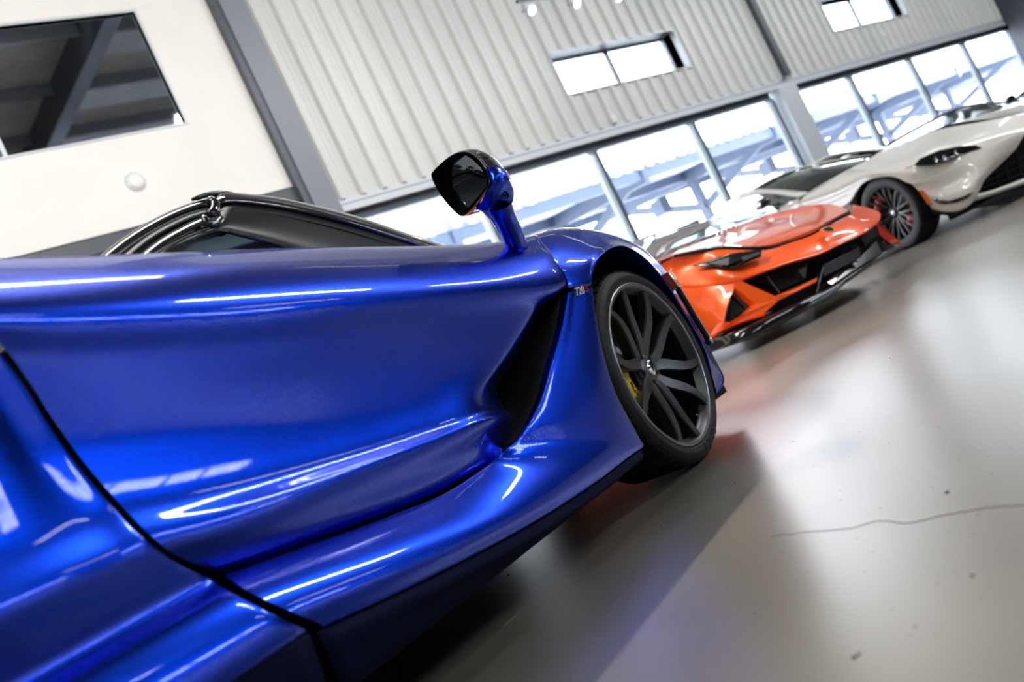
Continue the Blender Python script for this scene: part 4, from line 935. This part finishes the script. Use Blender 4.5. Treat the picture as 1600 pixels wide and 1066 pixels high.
# shield badge on the nose
sh = [(-.030, .030), (0, .036), (.030, .030), (.030, 0), (.018, -.026), (0, -.038), (-.018, -.026), (-.030, 0)]
bc = FO.x(1293, 359, .225)
def badge(s, m, nm, dx, par):
    return MB().poly([bc + Vector((dx, y * s, z * s * .55)) + Vector((-(z * s * .8), 0, 0)) for y, z in sh], (-.01, 0, 0)).build(nm, m, par)
bo = badge(1.25, 'gold', 'shield_badge', .012, oc); badge(.95, 'matte_black', 'badge_field', .016, bo)
MB().poly([bc + Vector((.012 - z * .8, y, z * .55)) for y, z in ((-.015, .004), (-.006, .012), (.006, .008), (.016, .014), (.012, .0), (.006, -.014), (0, -.006), (-.01, -.016))], (-.008, 0, 0)).build('bull_emblem', 'gold', bo)
# windscreen and cabin
wt = OX([(975, 388, -1.80), (1000, 374, -1.68), (1014, 368, -1.62), (1059, 356.5, -1.5), (1106, 345.5, -1.38), (1140, 337, -1.25), (1170, 333, -1.15), (1205, 329, -1.05)])
surf('windscreen', [wt, [(a * .5 + b * .5) + Vector((.02, 0, .01)) for a, b in zip(wt, ra)], ra], 'carglass', oc, 4, 4, .004)
wt2 = [p + Vector((-.12, 0, .012)) for p in wt[:5]]
surf('roof', [wt[:5], [a * .75 + b * .25 for a, b in zip(wt, ra)][:5]], 'greysteel', oc, 4, 2, .01)
surf('dashboard', [[p + Vector((-.12, 0, -.05)) for p in ra], [p + Vector((-.5, 0, -.07)) for p in ra]], 'satin_black', oc, 3, 2, .02)
poly_on('door_mirror', [(1040, 404, -1.0), (1052, 400, -1.0), (1046, 412, -1.0)], FO, 'orange', oc, .08)
body_shell(oc, [(-.62, .90, .60, .14, .50), (-1.0, .93, .70, .12, .62), (-1.7, .95, .78, .12, .74), (-2.6, .97, .86, .13, .86), (-3.5, .98, .92, .14, .95), (-4.3, .95, .86, .2, .86), (-4.42, .86, .75, .3, .76)], 'orange', [-1.0, -3.62], name='body')
greenhouse(oc, [(-1.75, .84, .80, .60, 1.05), (-2.3, .84, .82, .58, 1.07), (-2.9, .84, .84, .50, 1.03), (-3.9, .70, .86, .40, .90)], 'greysteel', glass='carglass')
for x, R_ in ((-1.0, .335), (-3.62, .35)):
    for s_ in (1, -1): simple_wheel(oc, (x, -s_ * .965, R_), s_, R_, .24, .255, 10, 'wheel_black', None)
# ------------------------------------------------------------------ white coupe
FW_ = Frame((8.74, 4.85), -108); YC = .97
wc = empty('coupe', FW_.O, FW_.az, 'pearl white coupe with black wheels and red brakes, parked beyond the orange car', 'car')
def WY(l): return [FW_.y(*a) for a in l]
H0 = WY([(1262, 300, .30), (1300, 279, .35), (1333, 261, .45), (1352, 252, .55), (1370, 241, .60), (1402, 228, .75), (1442, 212, .80), (1483, 202, .85), (1538, 192, .90), (1602, 178, .95)])
H1 = WY([(1258, 305, .15), (1300, 288, .15), (1335, 272, .15), (1358, 262, .15), (1385, 254, .18), (1418, 243, .25), (1455, 229, .35), (1498, 219, .50), (1548, 208, .65), (1602, 196, .85)])
H2 = WY([(1250, 316, .04), (1292, 303, .03), (1325, 288, .02), (1355, 272, .02), (1388, 267, .03), (1424, 262, .06), (1447, 247, .16), (1490, 231, .34), (1537, 226, .52), (1602, 207, .80)])
H3 = WY([(1238, 345, .02), (1285, 333, .01), (1324, 318, .0), (1350, 285, .0), (1391, 275.5, .0), (1424, 287, .0), (1452, 283, .10), (1495, 262, .27), (1532, 250, .42), (1588, 232, .72)])
H3b = [p + Vector((0, .05, .0)) for p in H3]
surf('front_wing', [H0, H1, H2, H3], 'white', wc, 6, 6)
surf('wing_return', [H3[2:6], H3b[2:6]], 'white', wc, 6, 2)
L3 = H3[5:]; L4 = WY([(1435, 298, .02), (1462, 295, .12), (1500, 282, .25), (1530, 268, .36), (1566, 254, .60)]); L5 = WY([(1445, 308, .04), (1468, 310, .10), (1502, 300, .20), (1524, 288, .28), (1540, 279, .42)])
L6 = WY([(1455, 324, .06), (1475, 329, .10), (1500, 327, .16), (1521, 314, .24), (1531, 297, .34)])
surf('front_bumper', [L3, L4, L5, L6, [p + Vector((-.05, .03, -.01)) for p in L6]], 'white', wc, 5, 5)
c0 = WY([(1516, 317, .24), (1557, 303, .48), (1602, 287, .75)]); c1 = WY([(1528, 303, .32), (1557, 295, .49), (1602, 278, .78)])
surf('lower_bumper', [[p + Vector((-.08, .03, 0)) for p in c1], c1, [(p + q) / 2 + Vector((.02, -.01, 0)) for p, q in zip(c0, c1)], c0, [p + Vector((-.08, .03, 0)) for p in c0]], 'white', wc, 5, 3)
hh = []
hood_e = H0[3:]
surf('bonnet', [hood_e, [Vector((p.x - .02, max(p.y, YC - .02) if i > 6 else (p.y + YC) / 2, p.z + .012)) for i, p in enumerate(hood_e)], [Vector((p.x - .03 * i, YC, p.z + .012)) for i, p in enumerate(hood_e)]], 'white', wc, 5, 4)
grl = [(1531, 293, .38), (1538, 280, .45), (1565, 255, .62), (1587, 233, .76), (1605, 218, .84), (1660, 185, 1.3), (1680, 245, 1.4), (1605, 277, .85), (1557, 295, .56), (1532, 300, .38)]
gp = [FW_.y(*a) + Vector((-.10, .04, 0)) for a in grl]
gr = MB().poly(gp, (-.02, 0, 0)).build('grille_recess', 'matte_black', wc)
for k in range(3):
    a = FW_.y(1540 + 6 * k, 292 - 11 * k, .42 + .05 * k) + Vector((-.05, .02, 0)); b = FW_.y(1606, 268 - 13 * k, .90) + Vector((-.05, .0, 0))
    MB().tube([a, (a + b) / 2 + Vector((.01, -.01, 0)), b], .006, 8).build('grille_bar', 'wheel_black', gr)
for k in range(3):
    MB().bar(FW_.y(1562 + 17 * k, 259 - 13 * k, .66 + .06 * k) + Vector((-.07, 0, 0)), FW_.y(1572 + 17 * k, 288 - 7 * k, .62 + .08 * k) + Vector((-.07, 0, 0)), .01, .02).build('grille_fin', 'wheel_black', gr)
hl = [(1427.5, 259, .075), (1437, 248, .13), (1464, 236.5, .24), (1494, 230, .36), (1521, 228, .46), (1532, 231.5, .50), (1510, 240, .40), (1483, 250, .26), (1456, 258, .16)]
h = poly_on('headlight', hl, FW_, 'lens', wc, .02, 'y', push=.035)
for a in ((1461, 250, .18), (1474, 247, .24), (1492, 239, .34)):
    MB().lathe([(0, .0), (.018, .003), (.024, .010)], 16, 'x', FW_.y(*a) + Vector((.03, -.03, 0))).build('lamp_unit', 'reflector', h, True)
poly_on('side_marker', [(1435.6, 298.5, .01), (1441, 297, .012), (1455, 318, .05), (1450, 320, .04)], FW_, 'amber', wc, .01, 'y', push=.012)
poly_on('canard', [(1456, 309.5, .05), (1463, 314, .08), (1480, 315, .13), (1500, 309, .19), (1518, 301, .24), (1511, 309, .21), (1496, 316, .17), (1475, 319, .12), (1461, 316, .07)], FW_, 'gloss_black', wc, .03, 'y', push=.03)
poly_on('splitter', [(1455, 324, .10), (1475, 329, .13), (1500, 327, .19), (1521, 315, .26), (1557, 304, .5), (1602, 288, .78), (1640, 275, 1.0), (1640, 290, 1.0), (1600, 304, .80), (1576, 318, .6), (1563, 321, .55), (1545, 321, .45), (1522, 327, .3), (1484, 345, .16), (1480, 337, .14), (1456, 334, .10)], FW_, 'satin_black', wc, .12, 'y')
# windscreen, roof, pillars
wb = WY([(1260, 301, .28), (1298, 279.5, .40), (1333, 261.5, .50), (1350, 253, .60), (1357, 249.5, .66)])
wtp = WY([(1182, 297.5, .35), (1216, 279, .50), (1256, 265.5, .75), (1310, 254, 1.10), (1355, 249, 1.30)])
surf('windscreen', [wtp, [(a + b) / 2 + Vector((.03, 0, .008)) for a, b in zip(wtp, wb)], wb], 'carglass', wc, 5, 5, .004)
r1 = WY([(1180, 295.5, .36), (1215, 276.5, .52), (1255, 262, .80), (1312, 250, 1.15), (1362, 243, 1.35)])
surf('roof', [[a * .85 + b * .15 for a, b in zip(wtp, wb)], wtp, r1, [p + Vector((-.5, .05, -.02)) for p in r1], [p + Vector((-1.3, .1, -.15)) for p in r1]], 'gloss_black', wc, 4, 4)
surf('roof_edge', [r1, [p + Vector((-.03, .0, .018)) for p in r1], [p + Vector((-.3, .03, .0)) for p in r1]], 'white', wc, 4, 3)
surf('window_pillar', [WY([(1110, 346, .36), (1120, 336, .36), (1141, 315, .35), (1163, 301, .33), (1182, 297, .32), (1218, 297, .29), (1262, 301, .26)]),
                       WY([(1118, 346, .28), (1129, 337, .27), (1142, 322, .26), (1168, 308, .25), (1188, 303, .24), (1212, 303, .20), (1246, 309, .12)])], 'white', wc, 5, 2, .02)
swn = [(1112, 350, .26), (1129, 337, .26), (1142, 322, .25), (1168, 308, .24), (1188, 303.5, .23), (1212, 303.5, .19), (1245, 309, .11), (1231, 318, .09), (1214, 330, .09), (1195, 350, .10)]
poly_on('side_window', swn, FW_, 'darkglass', wc, .01, 'y')
surf('door', [WY([(1190, 352, .10), (1214, 330, .08), (1232, 317, .07), (1248, 311, .06)]), WY([(1200, 380, .0), (1225, 355, .0), (1240, 340, .01), (1252, 325, .02)])], 'white', wc, 4, 3, .01)
mc = FW_.y(1190, 319, -.06)
mr = MB(); 
for i in range(13):
    t = i / 12 * pi; mr.v += [mc + Vector((-cos(t) * .145 , sin(t) * .062 * cos(a), sin(t) * .060 * sin(a) + .0)) for a in [2 * pi * j / 16 for j in range(16)]]
mr.f = [(i * 16 + j, i * 16 + (j + 1) % 16, (i + 1) * 16 + (j + 1) % 16, (i + 1) * 16 + j) for i in range(12) for j in range(16)]
mo = mr.build('door_mirror', 'gloss_black', wc, True); MB().tube([mc + Vector((.05, 0, -.03)), mc + Vector((.08, .16, -.09))], [.018, .022], 8).build('mirror_arm', 'gloss_black', mo, True)
MB().tube([FW_.y(*a) + Vector((0, -.004, 0)) for a in ((1246, 311, .05), (1262, 330, .01))], .003, 6).build('door_gap', 'matte_black', wc)
MB().tube([FW_.y(*a) + Vector((0, -.006, 0)) for a in ((1288, 321, .02), (1306, 313, .015), (1326, 304, .01))], .003, 6).build('panel_gap', 'matte_black', wc)
MB().tube([FW_.y(*a) + Vector((0, -.01, .004)) for a in ((1400, 270, .03), (1415, 264, .06), (1428, 259, .075))], .0025, 6).build('panel_gap', 'matte_black', wc)
mb = MB(); K = 22
for k in range(K + 1):
    a = radians(-30 + 240 * k / K)
    for y in (.02, .38): mb.v.append(Vector((.40 * cos(a), y, .36 + .40 * sin(a))))
mb.f = [(2 * k, 2 * k + 1, 2 * k + 3, 2 * k + 2) for k in range(K)]; mb.add([(.42 * cos(radians(a)), .38, .36 + .42 * sin(radians(a))) for a in range(-30, 211, 10)], [tuple(range(25))])
mb.build('arch_liner', 'matte_black', wc)
simple_wheel(wc, (0, .02, .36), 1, .36, .26, .272, 10, 'wheel_black', 'red')
simple_wheel(wc, (0, 2 * YC - .02, .36), -1, .36, .26, .272, 10, 'wheel_black', 'red')
for s_ in (1, -1): simple_wheel(wc, (-2.70, YC - s_ * (YC - .0), .36), s_, .36, .28, .272, 10, 'wheel_black', 'red')
for o in [o for o in wc.children if o.name.split('.')[0] in ('front_wing', 'wing_return', 'front_bumper', 'lower_bumper', 'headlight', 'side_window', 'window_pillar', 'arch_liner', 'side_marker')]: mirror_copy(o, wc, YC)
body_shell(wc, [(-.43, .93, .86, .18, .86), (-.9, .94, .88, .15, .90), (-1.8, .95, .90, .15, .92), (-2.7, .99, .95, .16, .98), (-3.3, .95, .95, .25, 1.0), (-3.62, .82, .85, .35, .88)], 'white', [-2.70], YC, 'body')
greenhouse(wc, [(-1.6, .72, .88, .50, 1.12), (-2.0, .74, .9, .52, 1.15), (-2.5, .70, .92, .46, 1.10), (-3.3, .60, .94, .40, .98)], 'gloss_black', YC, 'carglass')
# ------------------------------------------------------------------ dark coupe behind, another at the far right
def far_car(x, y, az, paint, label, H=1.21):
    r = empty('coupe', (x, y, 0), radians(az), label, 'car')
    body_shell(r, [(2.25, .70, .55, .2, .58), (2.1, .84, .66, .16, .68), (1.5, .94, .78, .14, .80), (.8, .95, .84, .14, .88), (0, .95, .86, .14, .90), (-1.3, .97, .90, .15, .92), (-2.0, .93, .92, .2, .93), (-2.25, .80, .82, .3, .84)], paint, [1.35, -1.3])
    greenhouse(r, [(1.0, .72, .86, .55, .90), (.3, .80, .86, .58, H - .03), (-.3, .80, .88, .58, H), (-.9, .76, .90, .52, H - .05), (-1.9, .62, .92, .45, .96)], paint, glass='carglass')
    for wx in (1.35, -1.3):
        for s_ in (1, -1): simple_wheel(r, (wx, -s_ * .96, .34), s_, .34, .24, .255, 8, 'wheel_black', None, twin=False)
    for s_ in (1, -1):
        mm = MB(); mm.box((.62, s_ * .88 - .02, .93), (.74, s_ * 1.05 + .02, 1.03)).build('door_mirror', 'gloss_black', r, bevel=.03)
        MB().poly([(2.14, s_ * .60, .58), (1.95, s_ * .86, .62), (1.6, s_ * .93, .70), (1.85, s_ * .82, .72), (2.1, s_ * .62, .66)], (.02, 0, .01)).build('headlight', 'lens', r)
    return r
far_car(13.95, 6.55, -48, 'graypaint', 'dark grey coupe glimpsed over the white coupe bonnet')
far_car(20.4, 6.7, -60, 'gloss_black', 'black coupe cut off by the right edge of the photo', 1.3)
